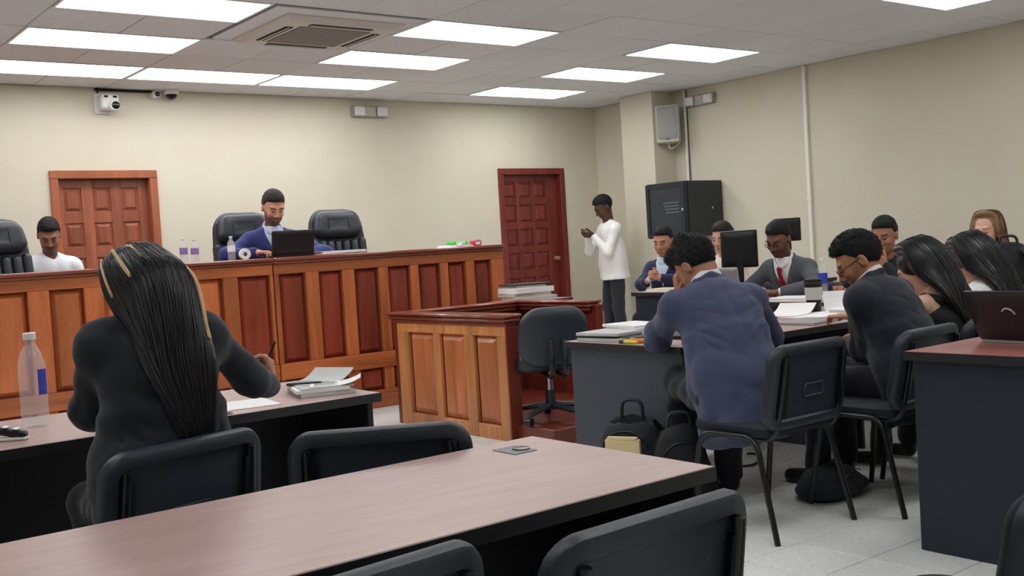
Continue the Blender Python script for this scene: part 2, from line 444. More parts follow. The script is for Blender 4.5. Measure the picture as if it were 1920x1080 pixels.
# small bullet camera
c = thing('security_camera', 'small white bullet camera just left of the dome camera', 'camera', (3.64, YB, 2.90))
B(-.04, .03, -.02, 0, -.03, .03, .005).build('wall_plate', 'white_plastic', c)
f = MB(); f.M = Matrix.Translation((.0, -.02, 0)) @ Matrix.Rotation(math.pi/2, 4, 'X'); f.lathe([(.028, 0), (.034, .02), (.036, .08), (.03, .085)], 18); f.build('housing', 'white_plastic', c, 40)
f = MB(); f.M = Matrix.Translation((.006, -.103, 0)) @ Matrix.Rotation(math.pi/2, 4, 'X'); f.lathe([(.025, 0), (.024, .006), (.01, .01)], 18); f.build('lens', 'lens_black', c, 40)
# dome camera
c = thing('security_camera', 'white dome camera with black dome high on back wall', 'camera', (3.79, YB-.075, CZ))
f = MB(); f.lathe([(.07, -.001), (.072, -.03), (.062, -.045), (.052, -.046)], 24); f.build('base', 'white_plastic', c, 40)
f = MB(); f.lathe([(.052, -.044)]+[(.052*math.cos(a*.17), -.046-.048*math.sin(a*.17)) for a in range(1, 9)]+[(.004, -.095)], 24); f.build('dome', 'lens_black', c, 60)
# surface conduit along the ceiling line by the cameras
f = MB(); f.tube([(3.10, YB-.014, CZ-.018), (3.62, YB-.014, CZ-.018)], .012); tag(f.build('conduit', 'cable_black'), 'short dark cable along the ceiling edge by the cameras', 'cable')
# emergency lights
def emergency(label, loc, rz):
    c = thing('emergency_light', label, 'emergency light', loc, rz, 'twin emergency lights')
    B(-.21, .21, -.05, 0, -.06, .06, .008).build('housing', 'grey_plastic', c)
    B(-.06, .07, -.056, -.05, -.052, .052, .004).build('centre_panel', 'speaker_grey', c)
    for s_ in (-1, 1):
        x = .14*s_+.005
        B(x-.062, x+.062, -.085, -.05, -.05, .05, .01).build('lamp', 'white_plastic', c)
emergency('twin-lamp emergency light high on the back wall', (5.97, YB, 2.81), 0)
c = emergency('emergency light high on the right wall beside the column', (XR, 8.25, 2.795), -90)
# loudspeaker with bracket and cable
c = thing('loudspeaker', 'beige wall loudspeaker beside the column', 'speaker', (9.05, 8.58, 2.335), -52)
f = MB(); f.M = Matrix.Translation((0, 0, .225)); f.panel(.27, .44, .03, [(.03, .1), (.0, .085), (.0, -.05), (.012, -.075)], 5); f.build('cabinet', 'speaker_grey', c, 40)
f = MB(); f.M = Matrix.Translation((0, -.078, .235)); f.panel(.22, .37, .02, [(.004, .004), (0, .002), (0, -.003), (.006, -.006)], 4); f.build('grille', 'grey_plastic', c, 40)
B(-.025, .025, -.083, -.08, .045, .06).build('badge', 'dark_slot', c)
f = MB(); f.tube(fillet([(0, .08, .2), (0, .17, .2), (.05, .22, .2)], .03), .018); f.build('bracket', 'steel_black', c)
f = MB(); f.tube(fillet([(.0, .03, 0), (0, .05, -.06), (.05, .10, -.04), (.12, .12, .02)], .04), .009); f.build('cable', 'pipe_white', c)
f = MB(); f.tube([(9.262, 8.50, 1.90), (9.262, 8.50, 2.945)], .017, 10); f.box(9.25, XR, 8.478, 8.522, 2.32, 2.36, .004)
tag(f.build('conduit_pipe', 'pipe_white'), 'white conduit pipe running down behind the wall loudspeaker', 'pipe')
f = MB(); f.tube([(9.262, 8.468, 1.90), (9.262, 8.468, 2.5), (9.262, 8.47, 2.93)], .005); tag(f.build('pipe_shadow_strip', 'cable_black'), 'black strip drawn as the shadow beside the conduit above the rack', 'cable')  # thin black tube stands in for the dark shadow beside the pipe
f = MB(); f.box(9.245, XR, 6.815, 6.855, .3, 2.945, .004); f.box(9.24, XR, 6.81, 6.86, 1.55, 1.60, .004)
tag(f.build('wall_conduit', 'pipe_white'), 'tall straight white conduit on the right wall', 'pipe')
# equipment rack
c = thing('equipment_rack', 'black wall-mounted equipment rack with glass door under loudspeaker', 'rack', (0, 0, 0))
x0, x1, y0, y1, z0, z1 = 8.68, XR, 8.02, 8.62, 1.255, 1.87
B(x0, x1, y0, y1, z0, z1, .008).build('body', 'rack_black', c)
f = MB(); f.box(x0-.022, x0, y0+.01, y0+.06, z0+.01, z1-.01); f.box(x0-.022, x0, y1-.06, y1-.01, z0+.01, z1-.01); f.box(x0-.022, x0, y0+.06, y1-.06, z0+.01, z0+.06); f.box(x0-.022, x0, y0+.06, y1-.06, z1-.06, z1-.01)
o = f.build('door', 'rack_black', c); B(x0-.012, x0-.006, y0+.06, y1-.06, z0+.06, z1-.06).build('pane', 'rack_glass', o)
for k in range(4):
    B(x0-.016, x0-.0125, y0+.10, y0+.33-k*.012, z1-.235-k*.035, z1-.222-k*.035).build('unit_strip', 'rack_louvre', o)
f = MB(); f.M = Matrix.Translation((x0-.022, y0+.035, z0+.30)) @ Matrix.Rotation(-math.pi/2, 4, 'Y'); f.lathe([(.016, 0), (.016, .01), (.01, .014)], 14); f.build('lock', 'chrome', c, 40)
o = B(x0+.03, x1-.03, y0-.014, y0, z0+.02, z1-.02, .005).build('side_panel', 'rack_black', c)
f = MB(); f.M = Matrix.Translation((x1-.2, y0-.014, z0+.31)) @ Matrix.Rotation(math.pi/2, 4, 'X'); f.lathe([(.014, 0), (.014, .008), (.008, .012)], 14); f.build('lock', 'chrome', o, 40)
f = MB(); f.tube([(9.262, 8.35, .3), (9.262, 8.35, 1.255)], .012); tag(f.build('conduit_pipe', 'pipe_white'), 'white conduit pipe below the equipment rack', 'pipe')

# ------------------------------------------------------------------ judges' bench
YF = 7.70
def bench(name, label, xs, x0, x1, ztop=1.295, panel_mats=None):
    b = thing(name, label, 'bench', (x0, YF, 0), 0, 'judges bench sections')
    L = x1-x0
    B(0, L, .05, .09, 0, 1.24).build('backing', 'wood_red', b)
    f = MB(); f.box(-.0, L+.0, -.045, .62, ztop-.028, ztop, .008); f.box(0, L, -.028, .05, ztop-.05, ztop-.028, .006); f.build('top_ledge', 'wood_cap', b, 40)
    B(0, L, .0, .05, 1.165, ztop-.05, .004).build('frieze_rail', 'wood_h', b)
    B(0, L, -.012, .05, .335, .46, .004).build('middle_rail', 'wood_h', b)
    B(0, L, .0, .05, .02, .145, .004).build('bottom_rail', 'wood_h', b)
    B(0, L, -.012, .0, 0, .11, .004).build('skirting', 'wood_h', b)
    edges = [x0]+[e for p in xs for e in p]+[x1]
    for k in range(0, len(edges), 2):
        a, c2 = edges[k]-x0, edges[k+1]-x0
        if c2-a > .01:
            B(a, c2, .0, .05, .46, 1.165, .004).build('stile', 'wood_v', b); B(a, c2, .0, .05, .145, .335, .004).build('stile', 'wood_v', b)
    for k, (a, c2) in enumerate(xs):
        pm = (panel_mats or {}).get(k, 'wood_red')
        MB().frustum(a-x0+.006, c2-x0-.006, .466, 1.159, .05, .012, .034).build('panel', pm, b)
        MB().frustum(a-x0+.006, c2-x0-.006, .15, .33, .05, .012, .03).build('panel', pm, b)
    B(0, .03, .09, .60, 0, 1.24).build('end_panel', 'wood_v', b); B(L-.03, L, .09, .60, 0, 1.24).build('end_panel', 'wood_v', b)
    return b
bench('judge_bench', 'right section of the panelled wooden judges bench', [(3.675, 3.905), (4.02, 4.235), (4.345, 4.575), (4.665, 4.885), (4.97, 5.19), (5.275, 5.465), (5.56, 5.745)], 3.635, 5.885)
bench('judge_bench', 'left section of the panelled wooden judges bench', [(-.30, -.08), (.05, .27), (.40, .62), (.76, .98), (1.11, 1.33), (1.47, 1.83), (1.97, 2.20), (2.33, 2.56), (2.69, 2.92), (2.985, 3.215), (3.335, 3.60)], -.4, 3.625,
      panel_mats={i: 'wood_v' for i in range(0, 10)})

# ------------------------------------------------------------------ witness stand
st = thing('witness_stand', 'three-sided panelled wooden witness stand with moulded cap', 'stand', (0, 0, 0))
SX0, SX1, SY0, SY1, SZ = 4.18, 5.36, 5.50, 6.83, .83
B(SX0+.03, SX0+.05, SY0, SY1, 0, .75).build('backing', 'stand_in', st)
ys = [(5.60, 5.86), (5.97, 6.27), (6.35, 6.68)]
ed = [SY0]+[e for p in ys for e in p]+[SY1]
for k in range(0, len(ed), 2): B(SX0, SX0+.03, ed[k], ed[k+1], .0, .69, .004).build('stile', 'stand_v', st)
B(SX0+.0, SX0+.03, SY0, SY1, .69, .756, .004).build('frieze_rail', 'stand_v', st)
for a, c2 in ys:
    f = MB(); f.M = Matrix.Translation((SX0+.03, 0, 0)) @ Matrix.Rotation(-math.pi/2, 4, 'Z'); f.frustum(-c2+.006, -a-.006, .10, .685, 0, -.024, .04); f.build('panel', 'stand_panel', st)
    B(SX0, SX0+.03, a, c2, .0, .095, .003).build('bottom_rail', 'stand_v', st)
B(SX0, SX0+.10, SY0-.012, SY0, 0, .75, .003).build('end_post', 'stand_in', st)
B(SX0, SX1, SY1, SY1+.04, 0, .755).build('rear_board', 'stand_in', st)
B(SX1, SX1+.04, 5.95, SY1+.04, 0, .755).build('side_board', 'stand_in', st)
B(SX0+.05, SX1, 5.12, SY1, 0, .11, .006).build('platform', 'stand_in', st)
B(SX1-.012, SX1+.06, 5.90, 5.95, 0, .80, .004).build('end_post', 'stand_in', st)
def capbar(f, x0, x1, y0, y1):
    f.box(x0+.012, x1-.012, y0+.012, y1-.012, .755, .785, .006); f.box(x0-.012, x1+.012, y0-.012, y1+.012, .785, .806, .008); f.box(x0-.022, x1+.022, y0-.022, y1+.022, .812, .834, .009); f.box(x0, x1, y0, y1, .80, .815)
f = MB(); capbar(f, SX0-.02, SX0+.10, SY0-.02, SY1+.06); f.build('cap', 'wood_cap', st, 40)
f = MB(); capbar(f, SX0+.10, SX1-.05, SY1-.04, SY1+.06); f.build('cap', 'wood_cap', st, 40)
f = MB(); capbar(f, SX1-.05, SX1+.06, 5.95, SY1+.06); f.build('cap', 'wood_cap', st, 40)

# ------------------------------------------------------------------ desks
def desk(name, label, x0, x1, y0, y1, zt=.74, top='laminate', panels='desk_black', group='office desks', ends=(1, 1), modesty='far', thick=.034, axis='x', notch=None, endmat=None):
    d = thing(name, label, 'desk', (x0, y0, 0), 0, group); W, D = x1-x0, y1-y0
    B(.004, W-.004, .004, D-.004, zt-thick, zt, .002).build('desktop', top, d)
    f = MB(); f.box(0, W, 0, .004, zt-thick-.001, zt-.0015); f.box(0, W, D-.004, D, zt-thick-.001, zt-.0015); f.box(0, .004, .004, D-.004, zt-thick-.001, zt-.0015); f.box(W-.004, W, .004, D-.004, zt-thick-.001, zt-.0015)
    f.build('edge_band', 'edge_band', d)
    if ends[0]: B(.03, .055, .02, D-.02, 0, zt-thick, .003).build('end_panel', endmat or panels, d)
    if ends[1]: B(W-.055, W-.03, .02, D-.02, 0, zt-thick, .003).build('end_panel', endmat or panels, d)
    ym = D-.14 if modesty == 'far' else .12
    f = MB()
    if notch:
        n0, n1 = notch; f.box(.055, n0, ym, ym+.018, .12, zt-thick); f.box(n1, W-.055, ym, ym+.018, .12, zt-thick); f.box(n0, n1, ym, ym+.018, .12, zt-thick-.045)
    else: f.box(.055, W-.055, ym, ym+.018, .12, zt-thick)
    f.build('modesty_panel', panels, d)
    return d
nt_ = desk('office_desk', 'large foreground desk with mauve-brown top and dark edge', .06, 1.862, 1.672, 2.352)
# cable grommet with outlet plate
g = B(1.60, 1.675, .50, .60, .7395, .7425, .002).build('outlet_plate', 'plate_grey', nt_)
f = MB(); f.lathe([(.024, .7425), (.024, .745), (.018, .7455)], 16, (1.655, .545, 0)); f.build('socket', 'lens_black', g, 40)
desk('office_desk', 'desk in front of the long-haired woman in the black jacket', .30, 2.115, 3.60, 4.33, notch=(1.42, 1.50))
desk('office_desk', 'grey-sided desk under the man in the slate blue jacket', 3.765, 5.20, 3.565, 4.43, panels='desk_navy', endmat='desk_grey', ends=(1, 1))
desk('office_desk', 'desk beside the dark suited man covered with papers', 5.205, 6.30, 3.565, 4.43, panels='desk_navy')
desk('office_desk', 'right foreground desk with reddish top and open laptop', 3.70, 5.30, 1.35, 2.335, zt=.78, top='laminate_red', panels='desk_navy')
fd = desk('office_desk', 'far desk of the man in grey suit and red tie', 6.40, 7.08, 3.20, 6.15, panels='desk_navy')
desk('office_desk', 'small far desk in front of the man in navy suit', 6.62, 7.16, 6.22, 6.83, zt=.80, panels='desk_navy')
td = desk('side_table', 'small dark side table behind the witness stand', 5.50, 6.10, 7.02, 7.48, zt=.80); td['category'] = 'table'

# ------------------------------------------------------------------ chairs
def visitor_chair(label, loc, rz):
    c = thing('visitor_chair', label, 'chair', loc, rz, 'black visitor chairs')
    def seat(mb, zo, hh, w, d, r):
        mb.M = Matrix.Translation((0, .02, zo)) @ Matrix.Rotation(math.radians(-90), 4, 'X')
        return mb
    f = seat(MB(), .455, 0, 0, 0, 0); f.panel(.47, .44, .07, [(.03, .035), (.008, .03), (0, .012), (0, -.008)], 6); 
    f.build('seat', 'fabric_black', c, 50)
    f = seat(MB(), .435, 0, 0, 0, 0); f.panel(.46, .43, .07, [(.0, .01), (0, -.005), (.02, -.018)], 6); f.build('seat_pan', 'plastic_black', c, 50)
    T = Matrix.Translation((0, -.245, .63)) @ Matrix.Rotation(math.radians(9), 4, 'X')
    f = MB(); f.M = T; f.panel(.515, .36, .075, [(.055, -.010), (.047, -.012), (.040, -.021), (.016, -.023), (.004, -.016), (.0, -.005), (.002, .012), (.012, .016)], 7, bow=.035, taper=.03)
    sh = f.build('back_shell', 'plastic_black', c, 35)
    f = MB(); f.M = T; f.panel(.475, .325, .06, [(.0, .016), (.0, .026), (.012, .042), (.04, .050)], 7, bow=.035, taper=.03); f.build('backrest', 'fabric_black', c, 50)
    f = MB(); f.M = T @ Matrix.Translation((0, .0, -.02)); f.panel(.13, .055, .014, [(.006, -.0105), (.003, -.014), (0, -.0145), (-.002, -.009)], 4); f.build('emblem_plate', 'plastic_black', sh, 40)
    for s_ in (-1, 1):
        f = MB(); f.M = T @ Matrix.Translation((s_*.188, 0, -.005)); f.panel(.02, .22, .009, [(.004, .006), (.003, .002), (.0, -.005), (-.003, -.012)], 4); f.build('slot', 'steel_black', sh, 40)
    for s_ in (-1, 1):
        f = MB(); f.tube(fillet([(s_*.262, .235, .0), (s_*.24, .17, .425), (s_*.24, .0, .425)], .07, 5), .0125, 10, 1.0); lg = f.build('leg', 'steel_black', c, 60)
        f = MB(); f.tube(fillet([(s_*.262, -.235, .0), (s_*.24, -.13, .425), (s_*.24, .0, .425)], .07, 5), .0125, 10, 1.0); lg = f.build('leg', 'steel_black', c, 60)
        f = MB(); f.tube(fillet([(s_*.20, .12, .415), (s_*.20, -.20, .415), (s_*.20, -.245, .60), (s_*.195, -.272, .76)], .07, 5), .0125, 10); f.build('upright', 'steel_black', c, 60)
    f = MB(); f.tube([(-.24, .1, .42), (.24, .1, .42)], .01); f.tube([(-.24, -.1, .42), (.24, -.1, .42)], .01); f.build('cross_bar', 'steel_black', c)
    return c
vc = visitor_chair('empty black visitor chair nearest the viewer at bottom right', (1.287, 1.555, 0), 2)
for lab, loc, rz in (
    ('empty black visitor chair cut off by the bottom edge of the picture', (.745, 1.655, 0), 5),
    ('black visitor chair the long-haired woman in black sits on', (.985, 3.07, 0), 14),
    ('empty black visitor chair between foreground desk and woman', (1.60, 2.735, 0), -32),
    ('black visitor chair under the man in slate blue jacket', (3.68, 2.995, 0), 0),
    ('black visitor chair under the man in dark suit and glasses', (4.33, 2.85, 0), 3),
    ('black visitor chair under the woman with bare shoulder', (4.93, 2.86, 0), 0),
    ('black visitor chair under the long-haired woman in white top', (5.47, 2.84, 0), 0),
    ('black visitor chair under the man in navy suit', (7.42, 7.10, 0), 90),
    ('black visitor chair under the woman behind the monitor', (7.50, 6.36, 0), 90),
    ('black visitor chair under the man in grey suit', (7.40, 5.45, 0), 90),
    ('black visitor chair under the man in black with hand on face', (7.46, 4.72, 0), 90),
    ('black visitor chair cut off by the right edge of the picture', (2.012, 1.14, 0), 0),
    ('black visitor chair under the fair-haired woman by the right wall', (7.66, 4.05, 0), 90)):
    dup(vc, loc, rz, lab)

# executive leather chairs behind the bench
def exec_chair(label, loc, rz):
    c = thing('executive_chair', label, 'chair', loc, rz, 'high-backed leather chairs behind the bench')
    T = Matrix.Translation((0, -.25, .86)) @ Matrix.Rotation(math.radians(8), 4, 'X')
    f = MB(); f.M = T; f.panel(.56, .78, .17, [(.05, -.05), (.012, -.04), (0, -.01), (.01, .03), (.03, .04)], 10, bow=.05, taper=.10); f.build('back_shell', 'leather', c, 60)
    f = MB(); f.M = T @ Matrix.Translation((0, .03, .235)); f.panel(.46, .26, .09, [(0, 0), (0, .03), (.02, .065), (.06, .082)], 8, bow=.05, taper=.10); hp = f.build('headrest', 'leather_soft', c, 60)
    for s_ in (-1, 1):
        f = MB(); f.M = T @ Matrix.Translation((0, .03, .235)); f.tube([(s_*.10, .083, -.11), (s_*.10, .094, -.05), (s_*.098, .096, .03), (s_*.092, .083, .10)], .004, 6); f.build('seam', 'leather', hp)
    for k in range(5):
        x = (k-2)*.078
        f = MB(); f.M = T @ Matrix.Translation((x, .035+.012*abs(k-2), -.12)); f.panel(.076, .42, .03, [(0, 0), (0, .02), (.012, .042), (.026, .05)], 5); f.build('back_channel', 'leather_soft', c, 60)
    for s_ in (-1, 1):
        f = MB(); f.M = T @ Matrix.Translation((s_*.235, .03, -.12)); f.panel(.085, .46, .04, [(0, 0), (0, .03), (.015, .07), (.035, .08)], 6); f.build('bolster', 'leather', c, 60)
    f = MB(); f.M = Matrix.Translation((0, .03, .48)) @ Matrix.Rotation(math.radians(-90), 4, 'X'); f.panel(.54, .52, .1, [(.05, .06), (.01, .045), (0, 0), (.01, -.05), (.04, -.06)], 8); f.build('seat', 'leather_soft', c, 60)
    for s_ in (-1, 1):
        f = MB(); f.tube(fillet([(s_*.27, -.2, .45), (s_*.31, -.16, .66), (s_*.31, .14, .66), (s_*.27, .18, .45)], .06, 5), .022, 10); f.build('arm_loop', 'plastic_black', c, 60)
    f = MB(); f.lathe([(.03, .10), (.03, .40), (.07, .42)], 14); f.build('gas_lift', 'chrome', c, 40)
    for k in range(5):
        a = math.radians(72*k+18); f = MB(); f.tube([(.03*math.cos(a), .03*math.sin(a), .11), (.28*math.cos(a), .28*math.sin(a), .07)], [.025, .016], 8); g_ = f.build('base_arm', 'plastic_black', c)
        f = MB(); f.M = Matrix.Translation((.28*math.cos(a), .28*math.sin(a), .028)) @ Matrix.Rotation(a, 4, 'Z') @ Matrix.Rotation(math.pi/2, 4, 'X'); f.lathe([(.012, -.024), (.028, -.02), (.028, .02), (.012, .024)], 12); f.build('caster', 'steel_black', g_, 40)
    return c
ec = exec_chair('empty high-backed black leather chair right of the judge', (4.78, 8.56, .47), 176)
dup(ec, (3.88, 8.62, .47), 172, 'black leather chair the judge in blue suit sits on')
dup(ec, (1.90, 8.42, .47), 196, 'high-backed black leather chair cut off by the left edge')

# task chair in the witness stand
c = thing('task_chair', 'black upholstered swivel task chair in the witness stand', 'chair', (4.49, 5.45, .11), -26)
T = Matrix.Translation((0, -.21, .565)) @ Matrix.Rotation(math.radians(10), 4, 'X')
f = MB(); f.M = T; f.panel(.47, .40, .15, [(.07, -.055), (.03, -.052), (.006, -.035), (0, -.01), (.004, .01)], 9, bow=.05, taper=.04); f.build('back_shell', 'plastic_black', c, 60)
f = MB(); f.M = T; f.panel(.455, .385, .145, [(0, .01), (0, .03), (.02, .055), (.06, .068)], 9, bow=.05, taper=.04); f.build('backrest', 'fabric_black', c, 60)
f = MB(); f.M = Matrix.Translation((0, .06, .385)) @ Matrix.Rotation(math.radians(-90), 4, 'X'); f.panel(.49, .47, .12, [(.05, .05), (.012, .042), (0, .01), (.004, -.035), (.04, -.05)], 8); f.build('seat', 'leather', c, 60)
for s_ in (-1, 1):
    f = MB(); f.tube(fillet([(s_*.045, .05, .315), (s_*.045, -.27, .31), (s_*.045, -.30, .40), (s_*.045, -.262, .55)], .05, 5), .013, 8, 1.4); f.build('back_bracket', 'steel_black', c, 60)
f = MB(); f.lathe([(.024, .18), (.024, .33), (.06, .34)], 14); f.build('gas_lift', 'chrome', c, 40)
f = MB(); f.lathe([(.04, .07), (.036, .10), (.032, .20)], 14); f.build('column_cover', 'plastic_black', c, 40)
for k in range(5):
    a = math.radians(72*k+10); f = MB(); f.tube([(.03*math.cos(a), .03*math.sin(a), .10), (.29*math.cos(a), .29*math.sin(a), .07)], [.024, .015], 8); g_ = f.build('base_arm', 'plastic_black', c)
    f = MB(); f.M = Matrix.Translation((.285*math.cos(a), .285*math.sin(a), .029)) @ Matrix.Rotation(a, 4, 'Z') @ Matrix.Rotation(math.pi/2, 4, 'X'); f.lathe([(.012, -.024), (.029, -.02), (.029, .02), (.012, .024)], 12); f.build('caster', 'steel_black', g_, 40)
# ------------------------------------------------------------------ implicit-surface modelling for people, hair, clothes and bags
def nrm(v): v = np.asarray(v, float); return v/(np.linalg.norm(v)+1e-12)
def A(*v): return np.array(v, float)
def frame(f, u):
    """rows: right, forward, up"""
    f = nrm(f); r = nrm(np.cross(f, u)); return np.array([r, f, np.cross(r, f)])
def cap(a, b, ra, rb=None, k=.02): return ('cap', np.asarray(a, float), np.asarray(b, float), ra, ra if rb is None else rb, k)
def ell(c, r, F=None, k=.03): return ('ell', np.asarray(c, float), np.asarray(r, float), np.eye(3) if F is None else F, k)
def fn(lo, hi, func, k=.01): return ('fn', np.asarray(lo, float), np.asarray(hi, float), func, k)
def sub(p): return ('sub', p)
def ecyl(a, b, rx, ry, F, k=.03, flare=0):
    a, b = np.asarray(a, float), np.asarray(b, float); c = (a+b)/2; hh = np.linalg.norm(b-a)/2; m = max(rx, ry)+flare
    def f_(X, Y, Z):
        x, y, z = X-c[0], Y-c[1], Z-c[2]; u = F[0][0]*x+F[0][1]*y+F[0][2]*z; w = F[1][0]*x+F[1][1]*y+F[1][2]*z; v = F[2][0]*x+F[2][1]*y+F[2][2]*z
        fl = flare*np.clip((hh-v)/(2*hh), 0, 1)
        return np.maximum((np.sqrt((u/(rx+fl))**2+(w/(ry+fl))**2)-1)*min(rx, ry), np.abs(v)-hh)
    return fn(np.minimum(a, b)-m, np.maximum(a, b)+m, f_, k)
def bounds(p):
    if p[0] == 'cap': m = max(p[3], p[4]); return np.minimum(p[1], p[2])-m, np.maximum(p[1], p[2])+m
    if p[0] == 'ell': m = p[2].max(); return p[1]-m, p[1]+m
    if p[0] == 'fn': return p[1], p[2]
def dist(p, X, Y, Z):
    if p[0] == 'cap':
        a, b = p[1], p[2]; d = b-a; L = max(d@d, 1e-9)
        t = np.clip(((X-a[0])*d[0]+(Y-a[1])*d[1]+(Z-a[2])*d[2])/L, 0, 1)
        return np.sqrt((X-a[0]-t*d[0])**2+(Y-a[1]-t*d[1])**2+(Z-a[2]-t*d[2])**2)-(p[3]+(p[4]-p[3])*t)
    if p[0] == 'ell':
        c, r, F = p[1], p[2], p[3]; x, y, z = X-c[0], Y-c[1], Z-c[2]
        q = [(F[i][0]*x+F[i][1]*y+F[i][2]*z) for i in range(3)]
        k0 = np.sqrt(sum((q[i]/r[i])**2 for i in range(3)))+1e-9; k1 = np.sqrt(sum((q[i]/r[i]**2)**2 for i in range(3)))+1e-9
        return k0*(k0-1)/k1
    return p[3](X, Y, Z)
def smin(a, b, k):
    h = np.clip(.5+.5*(b-a)/k, 0, 1); return b+(a-b)*h-k*h*(1-h)
def sdf(prims, h, disp=None, pad=.03):
    lo = np.full(3, 1e9); hi = -lo
    for p in prims:
        if p[0] == 'sub': continue
        a, b = bounds(p); lo = np.minimum(lo, a); hi = np.maximum(hi, b)
    lo -= pad; hi += pad; n = np.ceil((hi-lo)/h).astype(int)+1
    ax = [lo[i]+h*np.arange(n[i]) for i in range(3)]
    F = np.full(n, .5, np.float32)
    for p in prims:
        neg = p[0] == 'sub'; q = p[1] if neg else p
        a, b = bounds(q); k = max(q[-1], 1e-4); mg = max(.03, k*1.5)+2*h
        i0 = np.clip(np.floor((a-mg-lo)/h).astype(int), 0, n); i1 = np.clip(np.ceil((b+mg-lo)/h).astype(int)+1, 0, n)
        if (i1 <= i0).any(): continue
        s = tuple(slice(i0[i], i1[i]) for i in range(3))
        X, Y, Z = np.meshgrid(*(ax[i][s[i]] for i in range(3)), indexing='ij', sparse=True)
        d = dist(q, X, Y, Z)
        F[s] = -smin(-F[s], d, k) if neg else smin(F[s], d, k)
    if disp is not None:
        X, Y, Z = np.meshgrid(*ax, indexing='ij', sparse=True); m = np.abs(F) < 4*h+.03; D = np.broadcast_to(disp(X, Y, Z), F.shape); F = np.where(m, F+D, F)
    return nets(F, lo, h)
def nets(F, lo, h):
    s = F < 0; n = np.array(F.shape)-1
    cnt = np.zeros(n, np.int8); C = []
    for dx in (0, 1):
        for dy in (0, 1):
            for dz in (0, 1):
                sl = (slice(dx, dx+n[0]), slice(dy, dy+n[1]), slice(dz, dz+n[2])); cnt += s[sl]
    mix = (cnt > 0) & (cnt < 8); idx = np.argwhere(mix); M = len(idx)
    vid = np.full(n, -1, np.int64); vid[tuple(idx.T)] = np.arange(M)
    acc = np.zeros((M, 3)); ct = np.zeros(M)
    cs = [(a, b, c) for a in (0, 1) for b in (0, 1) for c in (0, 1)]
    vals = {c: F[idx[:, 0]+c[0], idx[:, 1]+c[1], idx[:, 2]+c[2]] for c in cs}
    for a in cs:
        for axn in range(3):
            if a[axn]: continue
            b = list(a); b[axn] = 1; b = tuple(b); va, vb = vals[a], vals[b]
            x = (va < 0) != (vb < 0); t = np.where(x, va/(va-vb+1e-20), 0)
            P = np.tile(np.array(a, float), (M, 1)); P[:, axn] += t
            acc[x] += P[x]; ct[x] += 1
    V = lo+h*(idx+acc/np.maximum(ct, 1)[:, None]); Q = []
    for axn in range(3):
        o1, o2 = [(1, 2), (2, 0), (0, 1)][axn]
        sa = [slice(None)]*3; sb = [slice(None)]*3; sa[axn] = slice(0, -1); sb[axn] = slice(1, None)
        e = np.argwhere(s[tuple(sa)] != s[tuple(sb)])
        e = e[(e[:, o1] > 0) & (e[:, o2] > 0) & (e[:, o1] < n[o1]) & (e[:, o2] < n[o2])]
        if not len(e): continue
        def g(d1, d2):
            q = e.copy(); q[:, o1] -= d1; q[:, o2] -= d2; return vid[q[:, 0], q[:, 1], q[:, 2]]
        q = np.stack([g(1, 1), g(0, 1), g(0, 0), g(1, 0)], 1); ins = s[e[:, 0], e[:, 1], e[:, 2]]
        q[~ins] = q[~ins][:, ::-1]; Q.append(q)
    return V, np.concatenate(Q)
def smoothv(V, Q, it=1, w=.5):
    for _ in range(it):
        acc = np.zeros_like(V); c = np.zeros(len(V))
        for a, b in ((0, 1), (1, 2), (2, 3), (3, 0)):
            np.add.at(acc, Q[:, a], V[Q[:, b]]); np.add.at(acc, Q[:, b], V[Q[:, a]]); np.add.at(c, Q[:, a], 1); np.add.at(c, Q[:, b], 1)
        V = V*(1-w)+w*acc/np.maximum(c, 1)[:, None]
    return V
def qmesh(name, V, Q, material, parent=None, colors=None, origin=None):
    me = bpy.data.meshes.new(name)
    if origin is not None: V = V-np.asarray(origin)
    me.vertices.add(len(V)); me.vertices.foreach_set('co', np.asarray(V, np.float32).ravel())
    me.loops.add(Q.size); me.loops.foreach_set('vertex_index', Q.astype(np.int32).ravel())
    me.polygons.add(len(Q)); me.polygons.foreach_set('loop_start', np.arange(len(Q), dtype=np.int32)*4)
    try: me.polygons.foreach_set('loop_total', np.full(len(Q), 4, np.int32))
    except Exception: pass
    me.update(calc_edges=True); me.validate()
    if colors is not None:
        at = me.color_attributes.new('tint', 'FLOAT_COLOR', 'POINT'); at.data.foreach_set('color', np.concatenate([colors, np.ones((len(V), 1))], 1).astype(np.float32).ravel())
    return link(name, me, material, parent, 180)
def tint_mat(name, rough=.5, sss=0, bump=0, bscale=200, spec=.4):
    m = mat(name, (200, 160, 130), rough, bump=bump, bscale=bscale, spec=spec); nt = m.node_tree
    a = nt.nodes.new('ShaderNodeAttribute'); a.attribute_name = 'tint'; nt.links.new(a.outputs['Color'], nt.nodes['Principled BSDF'].inputs['Base Color'])
    return m
tint_mat('skin', .52, bump=.08, bscale=300)
tint_mat('hair_tint', .42, spec=.5)

CLOTH = {}
def cloth(rgb, rough=.8, sheen=.15, wave=.35):
    if rgb in CLOTH: return CLOTH[rgb]
    m = mat('cloth_%d_%d_%d' % rgb, rgb, rough, var=.06, vscale=220, bump=wave, bscale=18, sheen=sheen, spec=.25); CLOTH[rgb] = m
    return m
def hairmat(rgb, name):
    return mat(name, rgb, .6, var=.35, vscale=120, bump=.35, bscale=420, spec=.3)
mat('hair_long', (24, 23, 26), .34, spec=.6); mat('hair_long_fair', (128, 98, 66), .4, spec=.5); hairmat((22, 21, 23), 'hair_black'); hairmat((44, 38, 34), 'hair_brown'); hairmat((120, 92, 62), 'hair_fair'); mat('hair_blonde_streak', (226, 198, 150), .42); mat('hair_sheen', (36, 35, 40), .36, rnd=.0, spec=.6)

